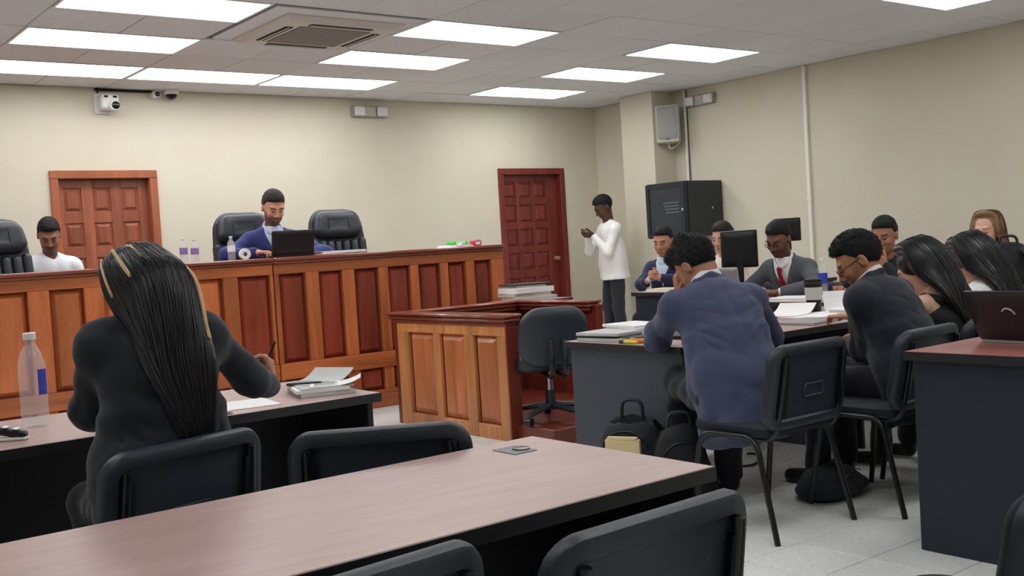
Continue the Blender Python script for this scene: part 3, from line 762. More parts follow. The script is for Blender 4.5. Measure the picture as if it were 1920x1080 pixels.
def wrinkle(amp, seed=0, fr=1.0):
    r = np.random.RandomState(seed); ks = r.uniform(-1, 1, (5, 3)); ks = ks/np.linalg.norm(ks, axis=1)[:, None]*np.array([18, 26, 34, 46, 60])[:, None]*fr; ph = r.uniform(0, 6.28, 5)
    def d(X, Y, Z):
        w = np.sin(ks[0][0]*X+ks[0][1]*Y+ks[0][2]*Z+ph[0]); o = 0
        for i in range(1, 5): o = o+(1-2*np.abs(np.sin(.5*(ks[i][0]*X+ks[i][1]*Y+ks[i][2]*Z+ph[i]+1.8*w))))*(.8 if i < 3 else .5)
        return amp*o*.6
    return d

def ik(sh, target, l1, l2, pole):
    d = target-sh; L = np.linalg.norm(d); m = (l1+l2)*.995
    if L > m: target = sh+d/L*m; L = m; d = target-sh
    a = (l1*l1-l2*l2+L*L)/(2*L); hgt = math.sqrt(max(l1*l1-a*a, 0)); dn = d/L
    p = np.asarray(pole, float); p = nrm(p-dn*(p@dn)); return sh+dn*a+p*hgt, target

def hand_prims(w, d, n, right, s=1.0, curl=(.3, .5, .4), thumb=.5):
    d = nrm(d); n = nrm(n-d*(n@d)); th = np.cross(d, n)*(1 if right else -1); P = []
    for i in range(4):
        o = (.027-.0185*i)*s; P.append(cap(w+th*o*.6+d*.012*s, w+th*o+d*.082*s, .0135*s, .0115*s, .014))
    for i, L in enumerate((.072, .080, .074, .058)):
        p = w+th*(.027-.0185*i)*s+d*(.084-.004*abs(i-1))*s; dd = d; nn = n
        for j, (fr, c) in enumerate(zip((.44, .31, .25), curl)):
            c = c*(1+.12*i); dd, nn = nrm(dd*math.cos(c)+nn*math.sin(c)), nrm(nn*math.cos(c)-dd*math.sin(c))
            q = p+dd*L*fr*s; P.append(cap(p, q, (.0092-.0009*j)*s, (.0085-.0012*j)*s, .004)); p = q
    p = w+d*.028*s+th*.024*s; dd = nrm(d*.75+th*.65+n*thumb)
    q = p+dd*.042*s; P.append(cap(p, q, .0135*s, .0105*s, .008)); dd = nrm(dd+d*.5+n*thumb*.5); P.append(cap(q, q+dd*.036*s, .0105*s, .0085*s, .004))
    return P

def head_prims(H, F, s, fem=False):
    T = lambda x, y, z: H+(F[0]*x+F[1]*y+F[2]*z)*s
    jw = .9 if fem else 1.0
    P = [ell(T(0, -.018, .028), A(.076, .098, .090)*s, F, .02), ell(T(0, .022, -.03), A(.066*jw, .072, .082)*s, F, .03), ell(T(0, .03, -.072), A(.050*jw, .055, .042)*s, F, .03),
         ell(T(0, .066, -.096), A(.024*jw, .022, .018)*s, F, .022), cap(T(-.034, .076, .022), T(.034, .076, .022), .014*s, None, .022),
         ell(T(.036, .066, -.025), A(.022, .022, .02)*s, F, .02), ell(T(-.036, .066, -.025), A(.022, .022, .02)*s, F, .02)]
    for sg in (-1, 1): P.append(sub(ell(T(sg*.032, .101, .004), A(.019, .016, .013)*s, F, .012)))
    for sg in (-1, 1): P.append(ell(T(sg*.031, .079, .003), A(.014, .013, .011)*s, F, .004))
    P += [cap(T(0, .090, .012), T(0, .110, -.028), .0085*s, .012*s, .012), ell(T(.011, .098, -.034), A(.009, .011, .008)*s, F, .008), ell(T(-.011, .098, -.034), A(.009, .011, .008)*s, F, .008)]
    P += [cap(T(-.019, .089, -.060), T(.019, .089, -.060), .0065*s, None, .006), cap(T(-.017, .088, -.070), T(.017, .088, -.070), .0075*s, None, .006)]
    for sg in (-1, 1):
        P.append(ell(T(sg*.077, -.012, -.008), A(.009, .019, .032)*s, F, .006)); P.append(sub(ell(T(sg*.086, -.006, -.004), A(.006, .010, .018)*s, F, .004)))
    return P
def face_colors(V, H, F, s, skin, hair, beard=0, fem=False):
    L = (V-H)@F.T/s; x, y, z = np.abs(L[:, 0]), L[:, 1], L[:, 2]; c = np.tile(np.array(lin(skin)), (len(V), 1))
    hc = np.array(lin(hair)); g = lambda d, w: np.clip(1-d/w, 0, 1)
    def mixc(m, col): c[:] = c*(1-m[:, None])+np.asarray(col)*m[:, None]
    fr = (y > .05)
    mixc(fr*.35*g(np.hypot(x-.045, z+.03), .03), np.array(lin(skin))*[1.05, .75, .7])
    mixc(fr*.8*np.clip(1.6*g(np.hypot(x/.024, (z+.0645)/.0125), 1.0), 0, 1)*(y > .075), np.array(lin(skin))*[.72, .45, .45] if not fem else np.array(lin(skin))*[.75, .3, .33])
    mixc(fr*(np.abs(z-.024-.004*(x > .03)+.25*np.maximum(x-.04, 0)) < (.0055 if not fem else .0038))*(x > .012)*(x < .05)*.85, hc)
    mixc(fr*np.clip(2*g(np.hypot((x-.031)/.015, (z-.001)/.0065), 1.0), 0, 1)*.85, lin((40, 28, 24)))
    mixc(fr*.4*g(np.abs(z+.0655), .002)*(x < .02)*(y > .08), lin((60, 25, 22)))
    ln = np.where(y > -.005, .005+.62*(y+.005), -.011+.79*y); ln = ln+.022*np.clip(y/.03, 0, 1)+.30*np.maximum(x-.03, 0)*np.clip(y/.03, 0, 1); ln = np.maximum(ln, -.085)
    mixc(np.clip((z-ln+.006)/.014, 0, 1)*.92*(x < .076)*(0 if fem else 1), hc)
    if beard:
        b = ((z < -.046)*(y > .005)*1.0)*np.clip(((-.046-z)/.02+.6), 0, 1); b = b*(1-np.clip(1.8*g(np.hypot(x/.022, (z+.065)/.011), 1), 0, 1)); mu = ((z < -.043)*(z > -.056)*(x < .03)*(y > .07))*1.0
        side = ((x > .05)*(z < -.01)*(y < .055)*(y > -.0))*np.clip((-.0-z)/.04, 0, 1)
        mixc(np.clip(np.maximum(np.maximum(b, mu), side), 0, 1)*beard, hc)
    return c
def short_hair(H, F, s, vol=.012, slope=.79, off=-.011, fringe=0, front=.022):
    T = lambda x, y, z: H+(F[0]*x+F[1]*y+F[2]*z)*s
    P = [ell(T(0, -.021, .032), A(.0775+vol*.25, .098+vol*.6, .090+vol*.6)*s, F, .02), ell(T(0, -.002, .078), A(.062+vol*.3, .086, .045+vol)*s, F, .025)]
    for i in range(fringe): P.append(ell(T(random.uniform(-.05, .05), random.uniform(-.08, .04), .09+random.uniform(0, .02)), A(.03, .03, .025)*s, F, .02))
    lo, hi = H-.2*s, H+.2*s
    def plane(X, Y, Z):
        x, y, z = X-H[0], Y-H[1], Z-H[2]
        lx = (F[0][0]*x+F[0][1]*y+F[0][2]*z)/s; ly = (F[1][0]*x+F[1][1]*y+F[1][2]*z)/s; lz = (F[2][0]*x+F[2][1]*y+F[2][2]*z)/s
        fr = np.clip((ly-.0)/.03, 0, 1)
        line = np.where(ly > -.005, off+.016+.62*(ly+.005)+front*fr+.30*np.maximum(np.abs(lx)-.03, 0)*fr, off+slope*ly)
        line = np.maximum(line, -.085)
        return (lz-line)*s*.8
    P.append(sub(fn(lo, hi, plane, .010)))
    return P
def fuzz(name, V, Q, C, F, n, material, parent, org, L=.013, r=.0010, comb=None, seed=0):
    """short fibres lying back over a hair surface"""
    rnd = np.random.RandomState(seed); nr = np.zeros_like(V); fnv = np.cross(V[Q[:, 2]]-V[Q[:, 0]], V[Q[:, 3]]-V[Q[:, 1]])
    for i in range(4): np.add.at(nr, Q[:, i], fnv)
    nr /= np.linalg.norm(nr, axis=1)[:, None]+1e-9; m = MB(); comb = -F[1]*.7-F[2]*.5 if comb is None else comb
    out = ((V-C)*nr).sum(1) > 0; ids = np.flatnonzero(out)
    for i in rnd.choice(ids, min(n, len(ids)), replace=False):
        p = V[i]; d = comb+rnd.uniform(-.45, .45, 3); d = d-nr[i]*(d@nr[i]); d = nrm(d+nr[i]*.28); l = L*rnd.uniform(.6, 1.3)
        a = p-org-nr[i]*.002; m.tube([tuple(a), tuple(a+d*l*.5+nr[i]*.001), tuple(a+d*l-nr[i]*.001)], [r, r, r*.3], 3, caps=False)
    o = m.build(name, material, parent, 180); o['kind'] = 'stuff'; return o

def person(label, pel, hd, lean=5, side=0, twist=0, head=(0, 10, 0), skin=(178, 128, 100), hair=(22, 21, 23), hairkind='short', fem=False, s=1.0, arms=None, legs='sit', knee=None, feet=None,
           jacket=None, shirt=(235, 238, 242), tie=None, trousers=(25, 27, 33), shoes=(18, 18, 20), top=None, shortsleeve=False, beard=0, glasses=None, hs=None, fine=.010, hfine=.0042, neck=.185, dress=None, seed=1, hairvol=.012, amp=.0055, hem=.0, headshift=(0, 0, 0), back_open=False, fringe=0, bare=False, vdepth=.27, headfine=.0045, lean2=1.25, nfuzz=700, shz=.075):
    """body = one continuous skin mesh; clothes, hair, glasses are its children"""
    pel = np.asarray(pel, float); hs = hs or s*1.06
    a = math.radians(hd); f = A(-math.sin(a), math.cos(a), 0); r = A(math.cos(a), math.sin(a), 0); z = A(0, 0, 1)
    def dirn(le): le = math.radians(le); sd = math.radians(side); v = z*math.cos(le)+f*math.sin(le); return nrm(v+r*math.tan(sd))
    S1, S2 = dirn(lean*.75), dirn(lean*lean2)
    mid = pel+S1*.22*s; N = mid+S2*.27*s
    tw = math.radians(twist); rr = nrm(r*math.cos(tw)+f*math.sin(tw)); rr = nrm(rr-S2*(rr@S2)); Tf = np.cross(S2, rr); Ft = np.array([rr, Tf, S2])
    r1 = nrm(r-S1*(r@S1)); Fp = np.array([r1, np.cross(S1, r1), S1])
    shw = (.150 if fem else .176)*s; sh = {'L': N-S2*shz*s-rr*shw, 'R': N-S2*shz*s+rr*shw}
    hy, hp, hr = (math.radians(q) for q in head)
    a2 = a+hy; hf = A(-math.sin(a2), math.cos(a2), 0); hf = nrm(hf*math.cos(hp)-z*math.sin(hp)); Fh = frame(hf, z)
    Fh = np.array([Fh[0]*math.cos(hr)+Fh[2]*math.sin(hr), Fh[1], Fh[2]*math.cos(hr)-Fh[0]*math.sin(hr)])
    nd = nrm(S2*.55+z*.45+Fh[2]*.5); H = N+nd*neck*s+Fh[1]*.012*s+np.asarray(headshift, float)
    # --- joints
    l1, l2 = .285*s, .255*s; J = {}
    arms = arms or {}
    for q in 'LR':
        sg = -1 if q == 'L' else 1
        ar = arms.get(q, {}); tgt = np.asarray(ar.get('to', pel+f*.32+r*sg*.16+z*.12), float); pole = ar.get('pole', -z*.8+r*sg*.6-f*.3)
        el, wr = ik(sh[q], tgt, l1, l2, np.asarray(pole, float)); J[q] = (sh[q], el, wr)
    K = {}; 
    for q in 'LR':
        sg = -1 if q == 'L' else 1; hipj = pel+r*sg*.09*s-z*.02
        if legs == 'sit':
            kn = pel+f*.42*s+r*sg*(.13 if not knee else knee)+z*(-.02); ft = kn+f*.03-z*(kn[2]-.09)
            if feet: ft = np.array([*(pel+f*feet[0]+r*sg*feet[1])[:2], feet[2]+.09])
            kn = ik(hipj, ft, .43*s, .43*s, f+z*.6)[0]
        else:
            ft = A(*(pel+r*sg*.10+f*(.04*sg))[:2], pel[2]-.86*s); kn = (hipj+ft)/2+f*.03
        K[q] = (hipj, kn, ft)
    # --- body (skin), fine head and hands joined with the trunk into one mesh
    g = .86 if fem else 1.0
    TR = [ell(pel, A(.15, .10, .12)*s, Fp, .06), ell(mid, A(.13, .09, .15)*s, Fp, .06), ell(N-S2*.14*s, A(.15*g, .095, .15)*s, Ft, .06), cap(sh['L'], sh['R'], .05*s, None, .05)]
    for q in 'LR':
        a_, b_, c_ = J[q]; TR += [cap(a_, b_, .046*s*g, .038*s*g, .04), cap(b_, c_, .036*s*g, .026*s*g, .03)]
        a_, b_, c_ = K[q]; TR += [cap(a_, b_, .07*s, .05*s, .05), cap(b_, c_, .048*s, .034*s, .04)]
        TR += [cap(c_-z*.04, c_-z*.05+f*.14*s, .03*s, .025*s, .03)]
    TR.append(cap(N-S2*.04*s-Tf*.01, H-Fh[2]*.045*hs-Fh[1]*.012*hs, .058*s*g, .052*s*g, .03))
    V, Q = sdf(TR, .014)
    parts = [(V, Q, np.tile(np.array(lin(skin)), (len(V), 1)))]
    HP = head_prims(H, Fh, hs, fem)+[cap(N-S2*.02*s, H-Fh[2]*.05*hs-Fh[1]*.012*hs, .06*s*g, .054*s*g, .025)]
    V, Q = sdf(HP, headfine); parts.append((V, Q, face_colors(V, H, Fh, hs, skin, hair, beard, fem)))
    for q in 'LR':
        ar = arms.get(q, {})
        if ar.get('nohand'): continue
        el, wr = J[q][1], J[q][2]; d = np.asarray(ar['dir'], float) if 'dir' in ar else wr-el; n = np.asarray(ar.get('palm', A(0, 0, -1)), float)
        V, Q = sdf(hand_prims(wr+nrm(wr-el)*.012, d, n, q == 'R', s*(.92 if fem else 1.0), ar.get('curl', (.35, .5, .4)), ar.get('thumb', .4))+[cap(el+(wr-el)*.55, wr+nrm(wr-el)*.02, .031*s*g, .024*s*g, .012)], hfine)
        parts.append((V, Q, np.tile(np.array(lin(skin))*[.97, .9, .88], (len(V), 1))))
    off = 0; VV = []; QQ = []; CC = []
    for V, Q, c in parts: VV.append(V); QQ.append(Q+off); CC.append(c); off += len(V)
    org = A(pel[0], pel[1], 0)
    body = qmesh('person', np.concatenate(VV), np.concatenate(QQ), 'skin', None, np.concatenate(CC), org); body.location = org
    tag(body, label, 'person')
    def child(name, prims, h, material, disp=None, sm=1):
        V, Q = sdf(prims, h, disp); V = smoothv(V, Q, sm, .4); return qmesh(name, V, Q, material, body, None, org)
    # --- trousers / skirt
    TRS = [ell(pel, A(.175, .125, .13)*s, Fp, .05), ell(pel+S1*.09*s, A(.155, .115, .09)*s, Fp, .05)]
    for q in 'LR':
        a_, b_, c_ = K[q]; TRS += [cap(a_, b_, .088*s, .068*s, .04), cap(b_, c_+z*.02, .066*s, .056*s, .035)]
    child('trousers', TRS, .013, cloth(trousers), wrinkle(amp, seed+3))
    for q in 'LR':
        c_ = K[q][2]; child('shoe', [cap(c_-z*.045, c_-z*.055+f*.15*s, .040*s, .033*s, .02), cap(c_-z*.03, c_+z*.01, .042*s, .04*s, .02), sub(fn(c_-.3, c_+A(.3, .3, -.06), lambda X, Y, Z, zz=c_[2]-.086: (Z-zz)+0*X+0*Y, .004))], .009, cloth(shoes, .4))
    # --- upper clothes
    def torso(grow, gd, sleeves, arm_r, hemd=0.0, short=False):
        P = [ell(pel+S1*.07*s, A(.165+grow, .115+gd, .16)*s, Fp, .06), ell(mid, A(.148*g+grow, .105+gd, .17)*s, Fp, .06), ell(N-S2*.13*s, A(.172*g+grow, .112+gd, .155)*s, Ft, .06),
             cap(sh['L']+rr*.03, sh['R']-rr*.03, (.046+grow*.5)*s, None, .05), cap(sh['L']+rr*.03*s, N-S2*.025*s-rr*.03*s, (.046+grow*.4)*s, .05*s, .04), cap(sh['R']-rr*.03*s, N-S2*.025*s+rr*.03*s, (.046+grow*.4)*s, .05*s, .04)]
        if hemd: P += [ecyl(pel-S1*(.05+hemd)*s, pel+S1*.22*s, (.120+grow)*s, (.080+gd)*s, Fp, .09, .07)]
        if sleeves:
            for q in 'LR':
                a_, b_, c_ = J[q]
                P.append(ell(a_-S2*.008*s, A(.048+grow*.4, .055, .050)*s*g, Ft, .05))
                if short: P.append(cap(a_, a_+(b_-a_)*.62, arm_r*1.12*s*g, arm_r*1.1*s*g, .035))
                else: P += [cap(a_, b_, arm_r*1.0*s*g, arm_r*.98*s*g, .045), cap(b_, b_+(c_-b_)*.93, arm_r*.98*s*g, arm_r*.74*s*g, .03)]
        return P
    neckc = sub(cap(N-S2*.035*s+Tf*.012, N+nd*.14*s, .056*s*g, .07*s*g, .008))
    def vcut(v0, slope, w0=0.0, top=.08):
        lo = N-.35; hi = N+.3
        def fnc(X, Y, Z):
            x, y, zz = X-N[0], Y-N[1], Z-N[2]; u = Ft[0][0]*x+Ft[0][1]*y+Ft[0][2]*zz; w = Ft[1][0]*x+Ft[1][1]*y+Ft[1][2]*zz; v = Ft[2][0]*x+Ft[2][1]*y+Ft[2][2]*zz
            return np.maximum(np.maximum(np.abs(u)-(v-v0)*slope, w0-w), v0-v)*.9
        return sub(fn(lo, hi, fnc, .006))
    chestw = lambda v, gd: (.112+gd)*s*math.sqrt(max(0.05, 1-((v+.13*s)/(.19*s))**2))
    if jacket:
        js = child('shirt', torso(-.004, .004, False, .05)+[cap(N-S2*.03*s+Tf*.012, N+nd*.015*s+Tf*.006, .060*s*g, .060*s*g, .02), sub(cap(N+nd*.0*s, N+nd*.2*s, .05*s*g, .058*s*g, .006)), sub(fn(N-.3, N+.3, lambda X, Y, Z: .0+((N+nd*.052*s-np.array([0, 0, 0]))@nd)-(X*nd[0]+Y*nd[1]+Z*nd[2]), .004))], .009, cloth(shirt, .75), wrinkle(.0012, seed))
        P = torso(.020, .020, True, .054, hemd=.06+hem)+[neckc, vcut(-vdepth*s, .30)]
        # collar and lapels
        for sg in (-1, 1):
            cb = [N+nd*.022*s-Tf*.072*s, N+nd*.018*s+rr*sg*.060*s-Tf*.04*s, N+rr*sg*.078*s+Tf*.01*s+nd*.006*s]
            P += [cap(cb[0], cb[1], .012*s, None, .012), cap(cb[1], cb[2], .012*s, None, .012)]
            P += [cap(cb[2], N-S2*.11*s+rr*sg*.062*s+Tf*.118*s, .013*s, .016*s, .012), cap(N-S2*.11*s+rr*sg*.062*s+Tf*.118*s, N-S2*(vdepth)*s+Tf*.128*s, .015*s, .008*s, .012)]
        if amp > .007:
            for sg in (-1, 1):
                for i in range(5):
                    P.append(sub(cap(N-S2*(.09+.055*i)*s+rr*sg*(.185-.012*i)*s-Tf*.085*s, N-S2*(.15+.075*i)*s+rr*sg*(.05-.02*(i % 2))*s-Tf*.138*s, .005*s, .003*s, .016)))
        wr_ = wrinkle(amp, seed+1); E_ = [J['L'][1], J['R'][1], pel+S1*.12*s]
        child('jacket', P, fine, cloth(jacket), lambda X, Y, Z: wr_(X, Y, Z)*(.7+sum(1.1*np.exp(-((X-e[0])**2+(Y-e[1])**2+(Z-e[2])**2)/.014) for e in E_)))
        nF = frame(np.cross(nd, rr), nd)
        def ring(R_, tk, v0, v1, tilt=0.0):
            c0 = N+Tf*.006*s
            def f_(X, Y, Z):
                x, y, zz = X-c0[0], Y-c0[1], Z-c0[2]; u = rr[0]*x+rr[1]*y+rr[2]*zz; v = nd[0]*x+nd[1]*y+nd[2]*zz; t_ = np.cross(nd, rr); w_ = t_[0]*x+t_[1]*y+t_[2]*zz
                return np.maximum(np.abs(np.sqrt(u*u+w_*w_)-R_+.18*(v-v0))-tk, np.abs(v-(v0+v1)/2+tilt*w_)-(v1-v0)/2)
            return fn(c0-.16*s, c0+.16*s, f_, .004)
        child('shirt_collar', [ring(.074*s*g, .007, .012*s, .044*s, .42), sub(fn(N-.2, N+.2, lambda X, Y, Z: (lambda u, v, w_: np.maximum(np.abs(u)-.008-np.maximum(v+.02, 0)*.9, -w_))(rr[0]*(X-N[0])+rr[1]*(Y-N[1])+rr[2]*(Z-N[2]), nd[0]*(X-N[0])+nd[1]*(Y-N[1])+nd[2]*(Z-N[2]), Tf[0]*(X-N[0])+Tf[1]*(Y-N[1])+Tf[2]*(Z-N[2])), .003))], .006, cloth(shirt, .75))
        for q in 'LR':
            b_, c_ = J[q][1], J[q][2]; child('shirt_cuff', [cap(b_+(c_-b_)*.90, b_+(c_-b_)*.985, .036*s*g, .034*s*g, .005)], .008, cloth(shirt, .75))
        if tie:
            child('tie', [ell(N-S2*.014*s+Tf*.106*s, A(.021, .018, .026)*s, Ft, .006), cap(N-S2*.03*s+Tf*.118*s, N-S2*.12*s+Tf*.138*s, .015*s, .02*s, .01), cap(N-S2*.12*s+Tf*.130*s, N-S2*.30*s+Tf*.134*s, .02*s, .026*s, .01)], .007, cloth(tie, .6))
    elif top:
        P = torso(.014, .016, True, .051, hemd=.05+hem, short=shortsleeve)+[neckc]
        if not fem:
            P += [cap(N+nd*.03*s-Tf*.06*s+rr*sg*.0, N+nd*.02*s+rr*sg*.06*s, .012*s, None, .01) for sg in (-1, 1)]+[cap(N+nd*.02*s+rr*sg*.06*s, N-S2*.03*s+Tf*.072*s+rr*sg*.02*s, .012*s, .01*s, .01) for sg in (-1, 1)]
        if bare: P = [ell(pel+S1*.07*s, A(.172, .125, .16)*s, Fp, .06), ell(mid, A(.14, .11, .17)*s, Fp, .06), ell(N-S2*.19*s, A(.16, .118, .11)*s, Ft, .06)]+[cap(N-S2*.1*s+rr*sg*.09*s-Tf*.09*s, N-S2*.02*s+rr*sg*.085*s, .02*s, None, .03) for sg in (-1, 1)]
        child('top', P, fine, cloth(top, .75), wrinkle(amp, seed+1))
    # --- hair
    T = lambda x, y, zz: H+(Fh[0]*x+Fh[1]*y+Fh[2]*zz)*hs
    hm = {(22, 21, 23): 'hair_black', (44, 38, 34): 'hair_brown', (120, 92, 62): 'hair_fair'}[hair]
    if hairkind == 'short':
        hp_ = short_hair(H, Fh, hs, hairvol, fringe=fringe); V, Q = sdf(hp_, headfine, wrinkle(.0014, seed, 5)); ho = qmesh('hair', V, Q, hm, body, None, org)
        fuzz('hair_strand', V, Q, H, Fh, nfuzz, hm, ho, org, seed=seed)
    if glasses:
        gm = MB()
        for sg in (-1, 1):
            loop = [T(sg*.032+.021*math.cos(t)*1.0, .104, .002+.015*math.sin(t)) for t in np.linspace(0, 2*math.pi, 15)[:-1]]; loop.append(loop[0]); gm.tube([tuple(p) for p in loop], .0022*hs, 5)
            gm.tube([tuple(T(sg*.053, .100, .006)), tuple(T(sg*.074, .06, .008)), tuple(T(sg*.082, -.01, .006))], .0022*hs, 5)
        gm.tube([tuple(T(-.011, .106, .006)), tuple(T(.011, .106, .006))], .002*hs, 5)
        o = gm.build('eyeglasses', glasses, body); o.matrix_parent_inverse = Matrix.Translation(-Vector(org))
    return dict(body=body, H=H, Fh=Fh, N=N, S=S2, Tf=Tf, rr=rr, J=J, hs=hs, T=T, child=child, org=org, mid=mid, pel=pel, Ft=Ft)
# ------------------------------------------------------------------ people
def long_hair(p, mats, length=.34, shift=0.0, spread=1.0, n=700, streak=None, front=95, seed=3, vol=1.0, lift=0.0, taper=.7):
    rnd = np.random.RandomState(seed); T, N, S2, Tf, rr = p['T'], p['N'], p['S'], p['Tf'], p['rr']; dn = nrm(A(0, 0, -1)*.5-S2*.5)
    def guide(phi, ln=1.0, o=0.0, j=0.0):
        q = math.radians(phi); sn, cs = math.sin(q), math.cos(q); v = vol+o; x = rnd.uniform(-1, 1, (7, 3))*j
        a = [T(.012*sn, .030, .120*v), T(.066*sn*v, -.020-.064*cs*v, .103*v)+x[0], T(.088*sn*v, -.022-.104*cs*v, .040)+x[1], T(.092*sn*v, -.022-.112*cs*v, -.035)+x[2]]
        e = N-Tf*(.150+o*.12+lift*.5)*1.0+rr*(sn*.092*spread*(1+o*.3)+shift*.55)+dn*(.04+length*.38*ln)+x[4]
        m_ = (a[3]*.5+e*.5)+T(0, 0, 0)*0-Tf*.012+x[3]
        t_ = N-Tf*(.155+o*.12+lift)+rr*(sn*.092*spread*taper*(1+o*.3)+shift)+dn*(.04+length*ln)+x[5]
        return a+[m_, e, t_]
    def spline(P, m=3):
        P = [P[0]]+P+[P[-1]]; out = []
        for i in range(1, len(P)-2):
            for t in np.arange(m)/m:
                a, b, c, d = P[i-1:i+3]; out.append(.5*((2*b)+(-a+c)*t+(2*a-5*b+4*c-d)*t*t+(-a+3*b-3*c+d)*t**3))
        return out+[P[-2]]
    prims = [ell(T(0, -.022, .030), A(.080, .098, .092)*p['hs']*vol, p['Fh'], .02)]
    for phi in np.linspace(-front, front, 23):
        G = spline(guide(phi, .86 if abs(phi) > 60 else .93), 3)
        for i in range(len(G)-1):
            tl = max(0, (i-(len(G)-6))/6); prims.append(cap(G[i], G[i+1], .013*(1-.6*tl), .013*(1-.6*max(0, (i+1-(len(G)-6))/6)), .020))
    prims.append(sub(ell(T(0, .10, -.03), A(.058, .075, .085)*p['hs'], p['Fh'], .01)))
    h = p['child']('hair', prims, .008, mats[0], None, 5)
    def strands(name, phis, mt, r, o0, o1, ln0=.85, cut=None, jit=.004):
        m = MB()
        for phi in phis:
            G = spline(guide(phi, rnd.uniform(ln0, 1.04), rnd.uniform(o0, o1), jit), 3)
            if cut: G = G[cut[0]:cut[1]]
            k = len(G); m.tube([tuple(g-p['org']) for g in G], [r*(1-.7*max(0, (i-k*.75)/(k*.25))) for i in range(k)], 3, caps=False)
        o = m.build(name, mt, h, 180); o['kind'] = 'stuff'; return o
    strands('hair_strand', rnd.uniform(-front, front, n//2), mats[0], .0019, .10, .20); strands('hair_strand', rnd.uniform(-front, front, n-n//2), mats[1], .0013, .12, .23)
    if streak:
        for nm, a, b, k, cut, oo in streak: strands(nm, rnd.uniform(a, b, k), 'hair_blonde_streak', .0019, oo, oo+.09, .95, cut, .002)
    return h

# judge behind the bench
person('judge in blue suit and grey tie reading a laptop behind the bench', (3.97, 8.50, 1.02), 176, lean=14, head=(-4, 26, 2), skin=(196, 146, 120), hair=(44, 38, 34), beard=.75, s=1.08, hs=1.14,
       jacket=(48, 56, 112), shirt=(190, 205, 225), tie=(120, 130, 150), arms={'R': dict(to=(3.66, 8.06, 1.345), pole=(-.9, .1, -.3), dir=(.5, -.8, 0), palm=(0, 0, -1)), 'L': dict(to=(4.12, 8.08, 1.345), pole=(.9, .1, -.3), dir=(-.5, -.8, 0), palm=(0, 0, -1))}, seed=2, hairvol=.010)
# man in white shirt at the left
person('man in white polo shirt seated by the left door', (2.40, 9.34, .94), 178, lean=10, head=(-12, 34, 0), skin=(160, 112, 88), beard=.6, s=1.0, hs=1.08, top=(226, 231, 240), trousers=(40, 44, 60), seed=3, hairvol=.012, shortsleeve=True,
       arms={'R': dict(to=(2.25, 9.02, 1.15)), 'L': dict(to=(2.50, 9.02, 1.15))})
# woman in black jacket, foreground
w1 = person('woman in black jacket with long streaked black hair writing at the left desk', (1.07, 3.07, .61), -4, lean=4, neck=.075, shz=.05, head=(12, 42, 4), skin=(190, 145, 120), fem=True, s=1.04, hs=1.02, hairkind='long', jacket=(36, 40, 48), shirt=(30, 33, 39), trousers=(26, 28, 34), seed=5, fine=.008, amp=.009, hem=.03,
       arms={'L': dict(to=(1.02, 3.57, .795), pole=(-.6, -.55, -.7), palm=(0, 0, -1), dir=(.5, .7, 0)), 'R': dict(to=(1.58, 3.44, .845), pole=(.25, -.6, -.8), dir=(.15, .35, .85), palm=(-.6, -.2, -.6), curl=(.7, .8, .5))})
long_hair(w1, ('hair_long', 'hair_sheen'), length=.28, shift=.05, spread=.90, n=2600, vol=1.05, taper=.55, streak=[('hair_highlight', 60, 104, 150, (0, 14), .28), ('hair_highlight', -50, -46, 12, (0, 9), .19), ('hair_highlight', -22, -19, 8, (0, 7), .19), ('hair_highlight', -84, -80, 8, (0, 9), .19)])
# standing man by the column
person('man in white shirt standing by the column looking at a phone', (8.53, 9.06, .97), 70, lean=4, head=(0, 34, 0), skin=(84, 58, 46), s=1.04, hs=1.08, legs='stand', top=(232, 232, 232), trousers=(44, 46, 54), seed=7, hairvol=.010, hem=.04, amp=.004,
       arms={'L': dict(to=(8.26, 9.08, 1.33), pole=(.1, -.6, -.9), dir=(-.8, .3, .1), palm=(.2, .5, .6), curl=(.6, .7, .5)), 'R': dict(to=(8.28, 9.20, 1.33), pole=(.2, .6, -.9), dir=(-.8, -.2, .1), palm=(.2, -.5, .6), curl=(.6, .7, .5))})
# man in navy suit, far desk
person('man in navy suit and pale blue shirt at the small far desk', (7.44, 7.12, .57), 104, lean=9, head=(8, 16, 0), skin=(190, 138, 112), s=1.0, hs=1.12, jacket=(34, 42, 74), shirt=(206, 222, 240), seed=8, hairvol=.010,
       arms={'L': dict(to=(7.02, 6.84, .90), pole=(.1, -.9, -.5), dir=(-.5, .4, .3), palm=(.3, .7, 0), curl=(.7, .8, .6)), 'R': dict(to=(7.02, 6.96, .90), pole=(.1, .9, -.5), dir=(-.5, -.4, .3), palm=(.3, -.7, 0), curl=(.7, .8, .6))})
# woman behind the monitor
wm = person('smiling woman in pale blouse half hidden by the desktop monitor', (7.44, 6.40, .58), 98, lean=6, head=(6, 14, 0), skin=(208, 160, 138), hair=(44, 38, 34), fem=True, s=.98, hs=1.10, top=(232, 220, 212), seed=9, hairvol=.014)
wm['child']('hair_bun', [ell(wm['T'](0, -.135, .03), A(.045, .04, .045), wm['Fh'])], .008, 'hair_brown', wrinkle(.003, 4, 3))
# man in grey suit
person('man in grey suit, red tie and glasses leaning over the far desk', (7.28, 5.48, .57), 93, lean=27, head=(4, 28, 3), skin=(118, 80, 62), s=1.06, hs=1.14, jacket=(84, 88, 94), shirt=(238, 240, 242), tie=(140, 26, 40), glasses='steel_black', beard=.5, seed=10, hairvol=.010,
       arms={'L': dict(to=(6.76, 5.30, .79), pole=(.2, -1, -.1), dir=(-.2, .6, 0), palm=(.2, 0, -1), curl=(.7, .8, .6)), 'R': dict(to=(6.76, 5.48, .79), pole=(.2, 1, -.1), dir=(-.2, -.6, 0), palm=(.2, 0, -1), curl=(.7, .8, .6))})
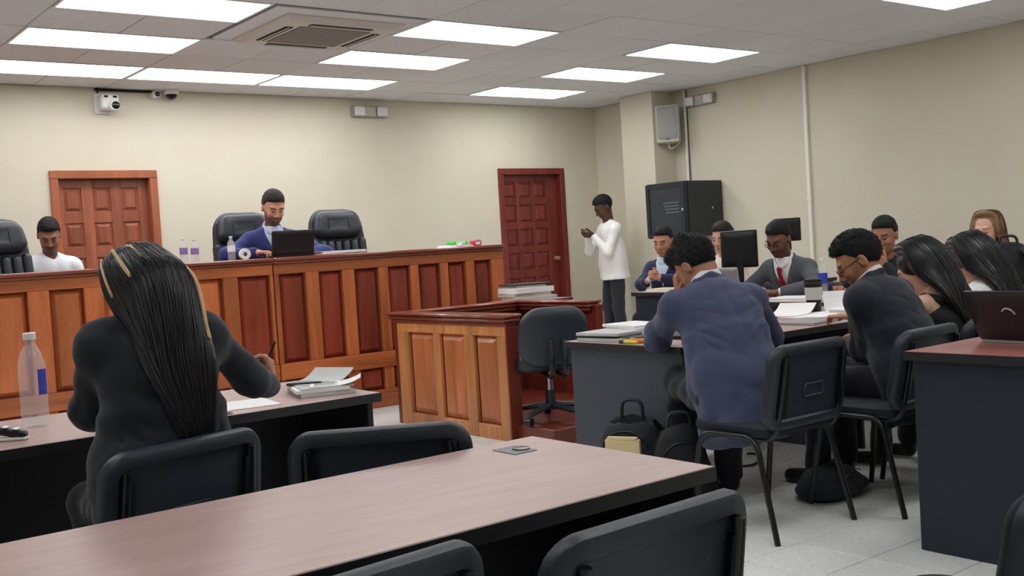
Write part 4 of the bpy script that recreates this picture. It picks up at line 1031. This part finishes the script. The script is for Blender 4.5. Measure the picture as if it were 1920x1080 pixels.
# man in slate blue jacket asleep on his hand
person('man in slate blue jacket leaning head on hand over the desk', (3.71, 3.17, .56), -26, lean=32, side=-1, knee=.06, feet=(.42, .11, 0), neck=.13, head=(22, 52, 8), skin=(170, 118, 92), s=1.10, hs=1.10, jacket=(68, 75, 102), shirt=(225, 228, 235), trousers=(24, 26, 34), seed=12, hairvol=.020, fine=.008, amp=.010, hem=.08, nfuzz=2500, lean2=1.15, fringe=8,
       arms={'L': dict(to=(3.93, 3.72, .97), pole=(-.55, .25, -.9), dir=(.0, .1, 1), palm=(.5, -.3, .0), curl=(.3, .4, .3)), 'R': dict(to=(4.22, 3.66, .79), pole=(.6, -.5, -.7), dir=(-.6, .6, 0))})
# man in dark suit
person('man in dark suit and glasses looking down at the desk', (4.53, 2.80, .53), 4, lean=23, neck=.125, head=(34, 36, 0), skin=(176, 122, 92), s=1.04, hs=1.08, jacket=(36, 40, 50), shirt=(226, 222, 220), trousers=(26, 28, 36), glasses='steel_black', beard=.25, seed=13, hairvol=.012, fine=.008, amp=.009, hem=.06, nfuzz=2500,
       arms={'L': dict(to=(4.66, 3.22, .68), pole=(-.35, -.6, -.8)), 'R': dict(to=(4.84, 3.26, .70), pole=(.7, -.4, -.6))})
# long haired women beside him
p_ = person('woman with long black hair and bare shoulder beside the dark suited man', (5.04, 2.84, .50), 0, lean=22, neck=.14, head=(20, 30, 0), skin=(214, 172, 146), fem=True, s=.92, hs=1.06, hairkind='long', top=(28, 28, 32), bare=True, seed=14,
            arms={'L': dict(to=(4.95, 3.55, .78), pole=(-.8, -.3, -.6)), 'R': dict(to=(5.25, 3.55, .78), pole=(.8, -.3, -.6))})
long_hair(p_, ('hair_long', 'hair_sheen'), length=.28, shift=.04, n=800, seed=5, vol=1.08)
p_ = person('woman with long black hair over a white top at the right', (5.54, 2.84, .50), 0, lean=22, neck=.14, head=(10, 30, 0), skin=(200, 156, 130), fem=True, s=.93, hs=1.06, hairkind='long', top=(236, 238, 242), seed=15,
            arms={'L': dict(to=(5.45, 3.55, .78), pole=(-.8, -.3, -.6)), 'R': dict(to=(5.75, 3.55, .78), pole=(.8, -.3, -.6))})
long_hair(p_, ('hair_long', 'hair_sheen'), length=.32, shift=.04, spread=1.1, n=800, seed=6, vol=1.08, lift=.02)
# man in black with his hand on his mouth
person('man in black shirt resting his hand against his mouth', (7.44, 4.74, .49), 96, lean=10, head=(6, 16, 0), skin=(166, 116, 92), s=1.05, hs=1.14, top=(24, 25, 30), seed=16, hairvol=.010,
       arms={'L': dict(to=(7.18, 4.64, .95), pole=(-.1, -.8, -.7), dir=(-.2, .5, .6), palm=(.8, .2, -.1), curl=(.7, .8, .5)), 'R': dict(to=(7.0, 4.95, .79), pole=(.1, .8, -.6))})
# fair-haired woman at the far right
wb = person('fair-haired woman seated against the right wall', (7.66, 4.07, .50), 92, lean=4, head=(4, 6, 0), skin=(214, 168, 146), hair=(120, 92, 62), fem=True, s=1.0, hs=1.10, hairkind='long', top=(40, 42, 48), seed=17)
long_hair(wb, ('hair_long_fair', 'hair_fair'), length=.14, n=400, seed=7, front=112)
# ------------------------------------------------------------------ small things
def bottle(label, loc, h=.22, r=.032, lab=None, labmat='label_blue', group='water bottles', shell='bottle_clear', labh=(.35, .62), fill=.0):
    c = thing('water_bottle', label, 'bottle', loc, random.uniform(0, 360), group); k = h
    prof = [(r*.75, 0), (r*.98, .02*k), (r, .05*k), (r, .22*k), (r*.95, .25*k), (r, .28*k), (r, .60*k), (r*.96, .68*k), (r*.78, .77*k), (r*.5, .85*k), (r*.36, .89*k), (r*.36, .94*k)]
    MB().lathe(prof, 24).build('bottle_body', shell, c, 60)
    MB().lathe([(r*.44, .925*k), (r*.46, .93*k), (r*.46, .995*k), (r*.40, 1.0*k)], 20).build('cap', 'bottle_cap', c, 40)
    if lab: MB().lathe([(r*1.012, labh[0]*k), (r*1.012, labh[1]*k)], 24).build('wrap_label', labmat, c, 60)
    return c
c = bottle('tall clear plastic water bottle with white cap on the left desk', (.955, 4.04, .74), .335, .047)
# printed blue mark on one side of the bottle
f = MB(); r_ = .0478
for i in range(6):
    a0, a1 = math.radians(-62+i*8), math.radians(-62+(i+1)*8)
    f.add([(r_*math.cos(a0), r_*math.sin(a0), .115), (r_*math.cos(a1), r_*math.sin(a1), .115), (r_*math.cos(a1), r_*math.sin(a1), .205), (r_*math.cos(a0), r_*math.sin(a0), .205)], [(0, 1, 2, 3)])
f.build('print', 'label_blue', c, 60); c.rotation_euler = (0, 0, math.radians(-20))
bottle('small clear water bottle with violet label on bench left of its twin', (3.035, 7.98, 1.295), .19, .030, True, 'label_violet')
bottle('small clear water bottle with violet label on bench near the left door', (3.115, 7.96, 1.295), .18, .030, True, 'label_violet')
bottle('small clear water bottle in front of the judge', (3.415, 7.97, 1.295), .19, .030, True, 'bottle_cap')
bottle('clear water bottle with blue label beside the grey suited man', (6.86, 4.98, .74), .30, .034, True, 'label_blue')
# tissue roll
f = MB(); f.M = Matrix.Translation((3.475, 7.86, 1.338)) @ Matrix.Rotation(math.radians(75), 4, 'Z') @ Matrix.Rotation(math.pi/2, 4, 'Y'); f.lathe([(.016, -.03), (.042, -.03), (.043, -.026), (.043, .03), (.042, .034), (.016, .034), (.014, .01)], 20)
c = thing('paper_roll', 'white paper roll lying on the bench beside the judge', 'paper roll', (0, 0, 0)); f.build('roll', 'tissue', c, 40)
f = MB(); f.M = Matrix.Translation((3.475, 7.86, 1.338)) @ Matrix.Rotation(math.radians(75), 4, 'Z') @ Matrix.Rotation(math.pi/2, 4, 'Y'); f.lathe([(.0155, -.0305), (.0155, .0345)], 14); f.build('core', 'print_dark', c, 40)

def laptop(label, loc, rz, w=.36, d=.25, lidmat='laptop_dark', basemat='laptop_dark', open_=105, name='laptop', logo=None, lh=None):
    c = thing(name, label, 'laptop', loc, rz, 'open laptops'); lh = lh or d
    f = MB(); f.M = Matrix.Translation((0, 0, .009)) @ Matrix.Rotation(math.radians(-90), 4, 'X'); f.panel(w, d, .012, [(.004, .009), (0, .007), (0, -.007), (.003, -.009)], 3); b_ = f.build('base', basemat, c, 40)
    B(-w*.43, w*.43, -d*.05, d*.36, .0178, .0195).build('keyboard', 'mug_black', b_)
    # hinge along x at y=+d/2; screen faces -y
    T = Matrix.Translation((0, d/2-.006, .016)) @ Matrix.Rotation(math.radians(90-open_), 4, 'X') 
    f = MB(); f.M = T @ Matrix.Translation((0, .006, lh/2)); f.panel(w, lh, .012, [(.003, .005), (0, .003), (0, -.004), (.002, -.005)], 3); l_ = f.build('lid', lidmat, c, 40)
    f = MB(); f.M = T @ Matrix.Translation((0, .0, lh/2)); f.box(-w/2+.012, w/2-.012, -.001, .0006, -lh/2+.02, lh/2-.012); f.build('screen', 'screen_dark', l_)
    f = MB(); f.M = T
    rim = MB(); rim.M = T @ Matrix.Translation((0, .006, lh/2))
    if logo:
        f = MB(); f.M = T @ Matrix.Translation((0, .0118, lh*.52)); pts = [(.028*math.cos(a), 0, .034*math.sin(a)) for a in np.linspace(.6, 2.9, 9)]; f.tube(pts, .0035, 6); f.build('lid_mark', logo, l_)
    return c
laptop('dark laptop open in front of the judge', (3.905, 8.00, 1.295), 176, .36, .24, open_=100, lh=.20)
laptop('silver laptop open beside the grey suited man on the far desk', (6.66, 5.72, .74), 96, .37, .25, 'laptop_silver', 'laptop_silver', open_=100)
c = laptop('laptop with glossy dark lid on the right foreground desk', (4.18, 2.05, .78), 84, .335, .235, 'laptop_lid_dark', 'laptop_silver', open_=118, logo='paper_grey', lh=.225)
f = MB()
# desktop monitor and a second screen behind the grey man
def monitor(label, loc, rz, w, h, z0):
    c = thing('monitor', label, 'monitor', loc, rz, 'desktop monitors')
    f = MB(); f.M = Matrix.Translation((0, 0, z0+h/2)); f.panel(w, h, .012, [(.02, .03), (.006, .022), (0, .008), (0, -.008), (.004, -.012)], 3); s_ = f.build('housing', 'monitor_black', c, 40)
    B(-w/2+.012, w/2-.012, -.0135, -.0115, z0+.016, z0+h-.012).build('screen', 'screen_dark', s_)
    f = MB(); f.box(-.03, .03, .02, .04, .01, z0+h*.5, .005); f.build('stand_neck', 'monitor_black', c)
    f = MB(); f.lathe([(.11, 0), (.11, .008), (.03, .014)], 24); f.build('stand_base', 'monitor_black', c, 40)
    return c
monitor('black desktop monitor seen from behind on the far desk', (6.93, 5.84, .74), 128, .30, .31, .24)
sd = desk('side_table', 'small dark table behind the grey suited man', 8.05, 8.55, 6.05, 6.75, zt=.80); sd['category'] = 'table'
monitor('dark screen standing behind the head of the grey suited man', (8.30, 6.40, .80), 130, .25, .22, .36)
# orange wooden chair by the wall
c = thing('wooden_chair', 'orange-brown wooden chair behind the grey suited man', 'chair', (8.22, 5.52, 0), 90)
f = MB(); f.box(-.22, .22, -.2, .22, .42, .45, .01); f.build('seat', 'orange_wood', c)
for sx in (-1, 1):
    f = MB(); f.tube([(sx*.2, .19, 0), (sx*.19, .18, .42)], .018); f.build('leg', 'orange_wood', c)
    f = MB(); f.tube([(sx*.2, -.2, 0), (sx*.2, -.19, .43), (sx*.2, -.25, .90)], .02); f.build('leg', 'orange_wood', c)
for z_ in (.55, .70, .86):
    f = MB(); f.box(-.19, .19, -.255+.0*z_, -.225, z_-.04, z_+.04, .006); f.build('back_slat', 'orange_wood', c)

def sheets(name, label, cat, loc, rz, layers, group=None, top=None, jitter=.012):
    c = thing(name, label, cat, loc, rz, group); z_ = 0
    for i, (w_, d_, t_, m_) in enumerate(layers):
        f = MB(); f.M = Matrix.Translation((random.uniform(-jitter, jitter), random.uniform(-jitter, jitter), 0)) @ Matrix.Rotation(random.uniform(-.09, .09), 4, 'Z'); f.box(-w_/2, w_/2, -d_/2, d_/2, z_, z_+t_, min(.0015, t_*.3)); f.build('sheet' if t_ < .006 else 'booklet', m_, c); z_ += t_+.0003
    return c
def page(name, label, cat, loc, rz, w_, d_, m_, curl=.02, lines=0, group=None):
    c = thing(name, label, cat, loc, rz, group); f = MB(); n = 10
    for i in range(n+1):
        t_ = i/n; f.v += [(-w_/2+w_*t_, -d_/2, .002+curl*max(0, t_-.55)**2*4), (-w_/2+w_*t_, d_/2, .002+curl*max(0, t_-.55)**2*4), (-w_/2+w_*t_, -d_/2, .0005+curl*max(0, t_-.55)**2*4), (-w_/2+w_*t_, d_/2, .0005+curl*max(0, t_-.55)**2*4)]
    for i in range(n):
        o = i*4; f.f += [(o, o+4, o+5, o+1), (o+2, o+3, o+7, o+6), (o, o+2, o+6, o+4), (o+1, o+5, o+7, o+3)]
    f.f += [(0, 1, 3, 2), (n*4, n*4+2, n*4+3, n*4+1)]
    s_ = f.build('sheet', m_, c)
    if lines:
        g = MB()
        for k in range(lines):
            y_ = d_*.42-k*d_*.84/lines; g.box(-w_*.42, w_*.05+random.uniform(-.02, .0), y_-.0025, y_+.0025, .0021, .0026)
        g.build('printed_lines', 'print_dark', s_)
    return c
def pen(label, loc, rz, m_='steel_black', name='pen', r=.0045, L=.14, capm=None):
    c = thing(name, label, name, loc, rz); f = MB(); f.M = Matrix.Translation((0, 0, r)) @ Matrix.Rotation(math.pi/2, 4, 'Y'); f.lathe([(r*.3, -L/2), (r, -L/2+.012), (r, L*.25)], 10); f.build('barrel', m_, c, 40)
    f = MB(); f.M = Matrix.Translation((0, 0, r)) @ Matrix.Rotation(math.pi/2, 4, 'Y'); f.lathe([(r*1.12, L*.22), (r*1.12, L/2-.004), (r*.8, L/2)], 10); f.build('cap', capm or m_, c, 40)
    return c
# on the bench
sheets('document_pile', 'pile of white and pink papers on the bench right of the judge', 'papers', (4.355, 7.98, 1.295), 2, [(.42, .25, .008, 'folder_pink'), (.43, .26, .010, 'paper'), (.40, .25, .006, 'paper_grey'), (.42, .22, .004, 'paper')])
page('paper_sheet', 'loose curled white sheet at the right end of bench', 'paper', (5.40, 7.93, 1.295), 8, .28, .2, 'paper', .03)
sheets('document_pile', 'low stack of white papers at the right end of bench', 'papers', (5.55, 7.97, 1.296), 3, [(.26, .21, .012, 'paper'), (.24, .2, .008, 'paper_grey')])
def packet(label, loc, rz, w_, d_, h_, m_, m2):
    c = thing('packet', label, 'packet', loc, rz, 'packets on the bench'); f = MB(); f.M = Matrix.Translation((0, 0, h_/2)); f.panel(w_, h_, h_*.3, [(.004, d_/2), (0, d_/2-.006), (0, -d_/2+.006), (.004, -d_/2)], 3); b_ = f.build('box', m_, c, 40)
    B(-w_*.3, w_*.3, -d_/2-.0012, -d_/2, h_*.25, h_*.75).build('label_patch', m2, b_)
packet('green packet on top of papers at right end of bench', (5.57, 7.96, 1.3165), 5, .18, .10, .03, 'marker_green', 'paper')
packet('red packet on the bench beside the green packet', (5.745, 7.92, 1.295), -6, .085, .09, .05, 'marker_red', 'paper')
packet('pale teal packet at the far right end of bench', (5.82, 8.02, 1.295), 4, .07, .09, .06, 'label_violet', 'marker_green')
# stack behind the stand
sheets('binder_stack', 'stack of case folders behind the witness stand', 'folders', (5.78, 7.24, .80), -6, [(.40, .28, .035, 'paper_grey'), (.38, .27, .03, 'folder_manila'), (.40, .28, .045, 'paper'), (.30, .24, .02, 'folder_manila'), (.40, .27, .012, 'folder_dark')], jitter=.03)
# on the left desk
page('paper_sheet', 'white sheet under the writing hand of the woman', 'paper', (1.60, 3.82, .7403), -8, .30, .24, 'paper', .0)
sheets('notebook', 'white notebook at the desk edge under the woman', 'notebook', (1.40, 3.70, .7403), 4, [(.22, .17, .004, 'paper_grey'), (.21, .165, .008, 'paper')], jitter=.002)
bk = sheets('document_pile', 'thick bound case file on the left desk', 'papers', (1.985, 3.86, .74), -14, [(.215, .29, .016, 'paper_grey'), (.21, .28, .014, 'paper'), (.21, .285, .004, 'paper_grey')])
page('paper_sheet', 'tilted printed page lying on the bound case file', 'paper', (2.01, 3.93, .7748), 24, .24, .2, 'paper_grey', .05, 9)
page('paper_sheet', 'lower printed page hanging over the bound case file', 'paper', (2.015, 3.78, .7752), -30, .20, .15, 'paper', .03, 7)
pen('black pen lying on the bound case file', (1.93, 3.885, .7752), 150)
c = thing('stapler', 'black and white stapler at the left edge of the picture', 'stapler', (.80, 3.79, .74), -35)
B(-.07, .07, -.018, .018, 0, .012, .004).build('base', 'white_plastic', c); f = MB(); f.M = Matrix.Translation((0, 0, .03)) @ Matrix.Rotation(.22, 4, 'Y'); f.box(-.065, .07, -.016, .016, -.012, .014, .006); f.build('arm', 'mug_black', c)
f = MB(); f.M = Matrix.Translation((0, 0, .046)) @ Matrix.Rotation(.22, 4, 'Y')
for k in range(3): f.box(-.04+.035*k, -.025+.035*k, -.0165, .0165, -.001, .002)
f.build('stripe', 'white_plastic', c)
# on the grey-sided desk
sheets('document_pile', 'pile of grey files at the left end of the grey-sided desk', 'papers', (3.95, 4.23, .74), 12, [(.26, .30, .018, 'paper_grey'), (.24, .30, .012, 'print_dark'), (.25, .29, .016, 'paper_grey')], jitter=.03)
sheets('document_pile', 'taller pile of white papers behind the markers', 'papers', (4.14, 4.24, .74), -8, [(.22, .30, .025, 'folder_manila'), (.21, .29, .03, 'paper'), (.23, .3, .014, 'paper')], jitter=.02)
sheets('document_pile', 'small cream booklet in front of the white papers', 'papers', (3.90, 4.02, .74), 5, [(.14, .12, .02, 'paper_cream'), (.13, .11, .006, 'print_dark')])
laptop_c = sheets('closed_laptop', 'closed dark laptop near the elbow on the grey-sided desk', 'laptop', (4.14, 3.95, .74), 4, [(.2, .28, .018, 'laptop_dark')], jitter=.0)
pen('orange highlighter marker on the grey-sided desk', (3.845, 3.93, .74), 100, 'marker_orange', 'marker', .012, .11, 'marker_orange')
pen('green highlighter marker on the grey-sided desk', (3.835, 3.82, .74), 95, 'marker_green', 'marker', .013, .11, 'marker_green')
pen('yellow highlighter marker lying at the desk edge', (3.80, 3.96, .74), 92, 'marker_yellow', 'marker', .009, .13, 'print_dark')
c = thing('paper_cup', 'white paper cup beside the sleeping man', 'cup', (4.55, 4.25, .74)); MB().lathe([(.026, 0), (.036, .085), (.038, .088), (.034, .088), (.025, .006)], 20).build('cup_body', 'tissue', c, 40)
sheets('closed_laptop', 'closed grey laptop at the front edge of the paper-covered desk', 'laptop', (5.02, 3.75, .74), 6, [(.34, .23, .016, 'laptop_silver')], jitter=0)
sheets('folder', 'open pink folder on the paper-covered desk', 'folder', (5.40, 3.98, .74), -4, [(.46, .30, .004, 'folder_pink'), (.42, .27, .006, 'paper')])
page('paper_sheet', 'white sheet with curled corner over the pink folder', 'paper', (5.36, 4.16, .752), 14, .32, .24, 'paper', .07)
sheets('document_pile', 'white document pile next to the dark suited man', 'papers', (5.66, 3.86, .74), 10, [(.25, .3, .012, 'paper'), (.24, .29, .012, 'paper_grey'), (.25, .28, .006, 'paper')], jitter=.02)
page('paper_sheet', 'crumpled white sheet beside the black mug', 'paper', (5.85, 4.12, .74), 40, .26, .2, 'paper', .14)
c = thing('travel_mug', 'black travel mug with white label band on the desk', 'mug', (5.72, 4.23, .74)); MB().lathe([(.042, 0), (.046, .02), (.054, .15), (.057, .17), (.057, .19), (.05, .20)], 24).build('mug_body', 'mug_black', c, 40)
MB().lathe([(.0515, .075), (.0555, .155)], 24).build('label_band', 'paper_grey', c, 60); MB().lathe([(.058, .19), (.058, .205), (.03, .212)], 24).build('lid', 'mug_black', c, 40)
# on the far desks
sheets('document_pile', 'white papers under the hands of the grey suited man', 'papers', (6.62, 5.02, .74), 8, [(.3, .42, .01, 'paper'), (.28, .4, .008, 'paper_grey'), (.29, .4, .004, 'paper')], jitter=.02)
sheets('document_pile', 'papers on the small desk of the navy suited man', 'papers', (6.82, 6.58, .80), 4, [(.22, .32, .012, 'paper'), (.2, .28, .01, 'folder_manila')])
# phone held by the standing man
c = thing('mobile_phone', 'dark mobile phone held by the standing man', 'phone', (8.245, 9.10, 1.37), 70); f = MB(); f.M = Matrix.Rotation(math.radians(-50), 4, 'X'); f.panel(.075, .155, .012, [(.002, .004), (0, .003), (0, -.003), (.002, -.004)], 3); f.build('phone_body', 'mug_black', c, 40)
c = thing('pen', 'pen held by the woman in the black jacket', 'pen', (1.595, 3.49, .925), 0); f = MB(); f.tube([(-.02, .03, -.07), (.03, -.02, .07)], .004, 8); f.build('barrel', 'mug_black', c)

# bags
def bag(name, label, loc, rz, w_, d_, h_, m_, tilt=0, handle=True, group=None, open_=False, strap=True):
    c = thing(name, label, 'backpack', loc, rz, group); Rm = np.array(Matrix.Rotation(tilt, 3, 'X'))
    T = lambda x, y, z_: Rm @ A(x, y, z_)
    F = Rm.T
    P = [ell(T(0, 0, h_*.36), A(w_*.5, d_*.5, h_*.42), F, .06), ell(T(0, 0, h_*.68), A(w_*.42, d_*.42, h_*.33), F, .06), cap(T(-w_*.33, 0, .07), T(w_*.33, 0, .07), d_*.42, None, .06), ell(T(0, -d_*.42, h_*.33), A(w_*.36, d_*.22, h_*.24), F, .03)]
    if open_: P.append(sub(ell(T(0, -.01, h_*.95), A(w_*.30, d_*.26, h_*.34), F, .01)))
    V, Q = sdf(P, .011, wrinkle(.006, 4, 1.4)); V[:, 2] = np.maximum(V[:, 2], .001); qmesh('bag_body', V, Q, m_, c)
    if handle:
        f = MB(); f.tube(fillet([tuple(T(-.055, d_*.15, h_*.93)), tuple(T(-.05, d_*.15, h_*1.13)), tuple(T(.05, d_*.15, h_*1.13)), tuple(T(.055, d_*.15, h_*.93))], .04, 4), .009, 8, 1.6); f.build('handle', 'bag_grey', c, 60)
    if strap:
        for s_ in (-1, 1):
            f = MB(); f.tube([tuple(T(s_*w_*.24, d_*.3, h_*.9)), tuple(T(s_*w_*.36, d_*.62, h_*.7)), tuple(T(s_*w_*.40, d_*.62, h_*.35)), tuple(T(s_*w_*.36, d_*.42, h_*.08))], .014, 8, 2.0); f.build('strap', 'bag_grey', c, 60)
    f = MB(); f.tube([tuple(T(w_*.34*math.cos(t_), -d_*.36-.012, h_*.62+h_*.2*math.sin(t_))) for t_ in np.linspace(.15, 2.99, 12)], .004, 6); f.build('zip', 'steel_black', c, 60)
    return c
bag('backpack', 'open black backpack on floor against the grey desk side', (3.61, 3.78, 0), -62, .34, .24, .43, 'bag_grey', open_=True)
sheets('document_pile', 'cream documents sticking out of the open backpack', 'papers', (3.495, 3.72, .20), -62, [(.17, .03, .12, 'paper_cream'), (.15, .028, .012, 'paper_cream')], jitter=.0)
bag('handbag', 'black bag on floor behind the open backpack', (3.62, 3.46, 0), -40, .26, .18, .40, 'bag_black', handle=True)
bag('backpack', 'black backpack standing on the far desk at the right edge', (6.80, 3.50, .74), 120, .36, .24, .36, 'bag_black')
bag('backpack', 'dark grey bag lying under the chair of the dark suited man', (4.30, 3.14, 0), 20, .46, .26, .32, 'bag_grey', strap=False, handle=False).scale = (1, 1, .38)
c = thing('power_adapter', 'grey power adapter with cable on floor under the desk', 'adapter', (4.55, 3.93, 0), 30); f = MB(); f.box(-.08, .08, -.045, .045, .0, .06, .012); f.build('case', 'paper_grey', c)
f = MB(); f.tube(fillet([(.08, 0, .03), (.16, .03, .012), (.2, -.08, .012), (.05, -.14, .012), (-.14, -.1, .012), (-.16, .04, .012)], .06, 5), .006, 8); f.build('cable', 'cable_black', c, 60)
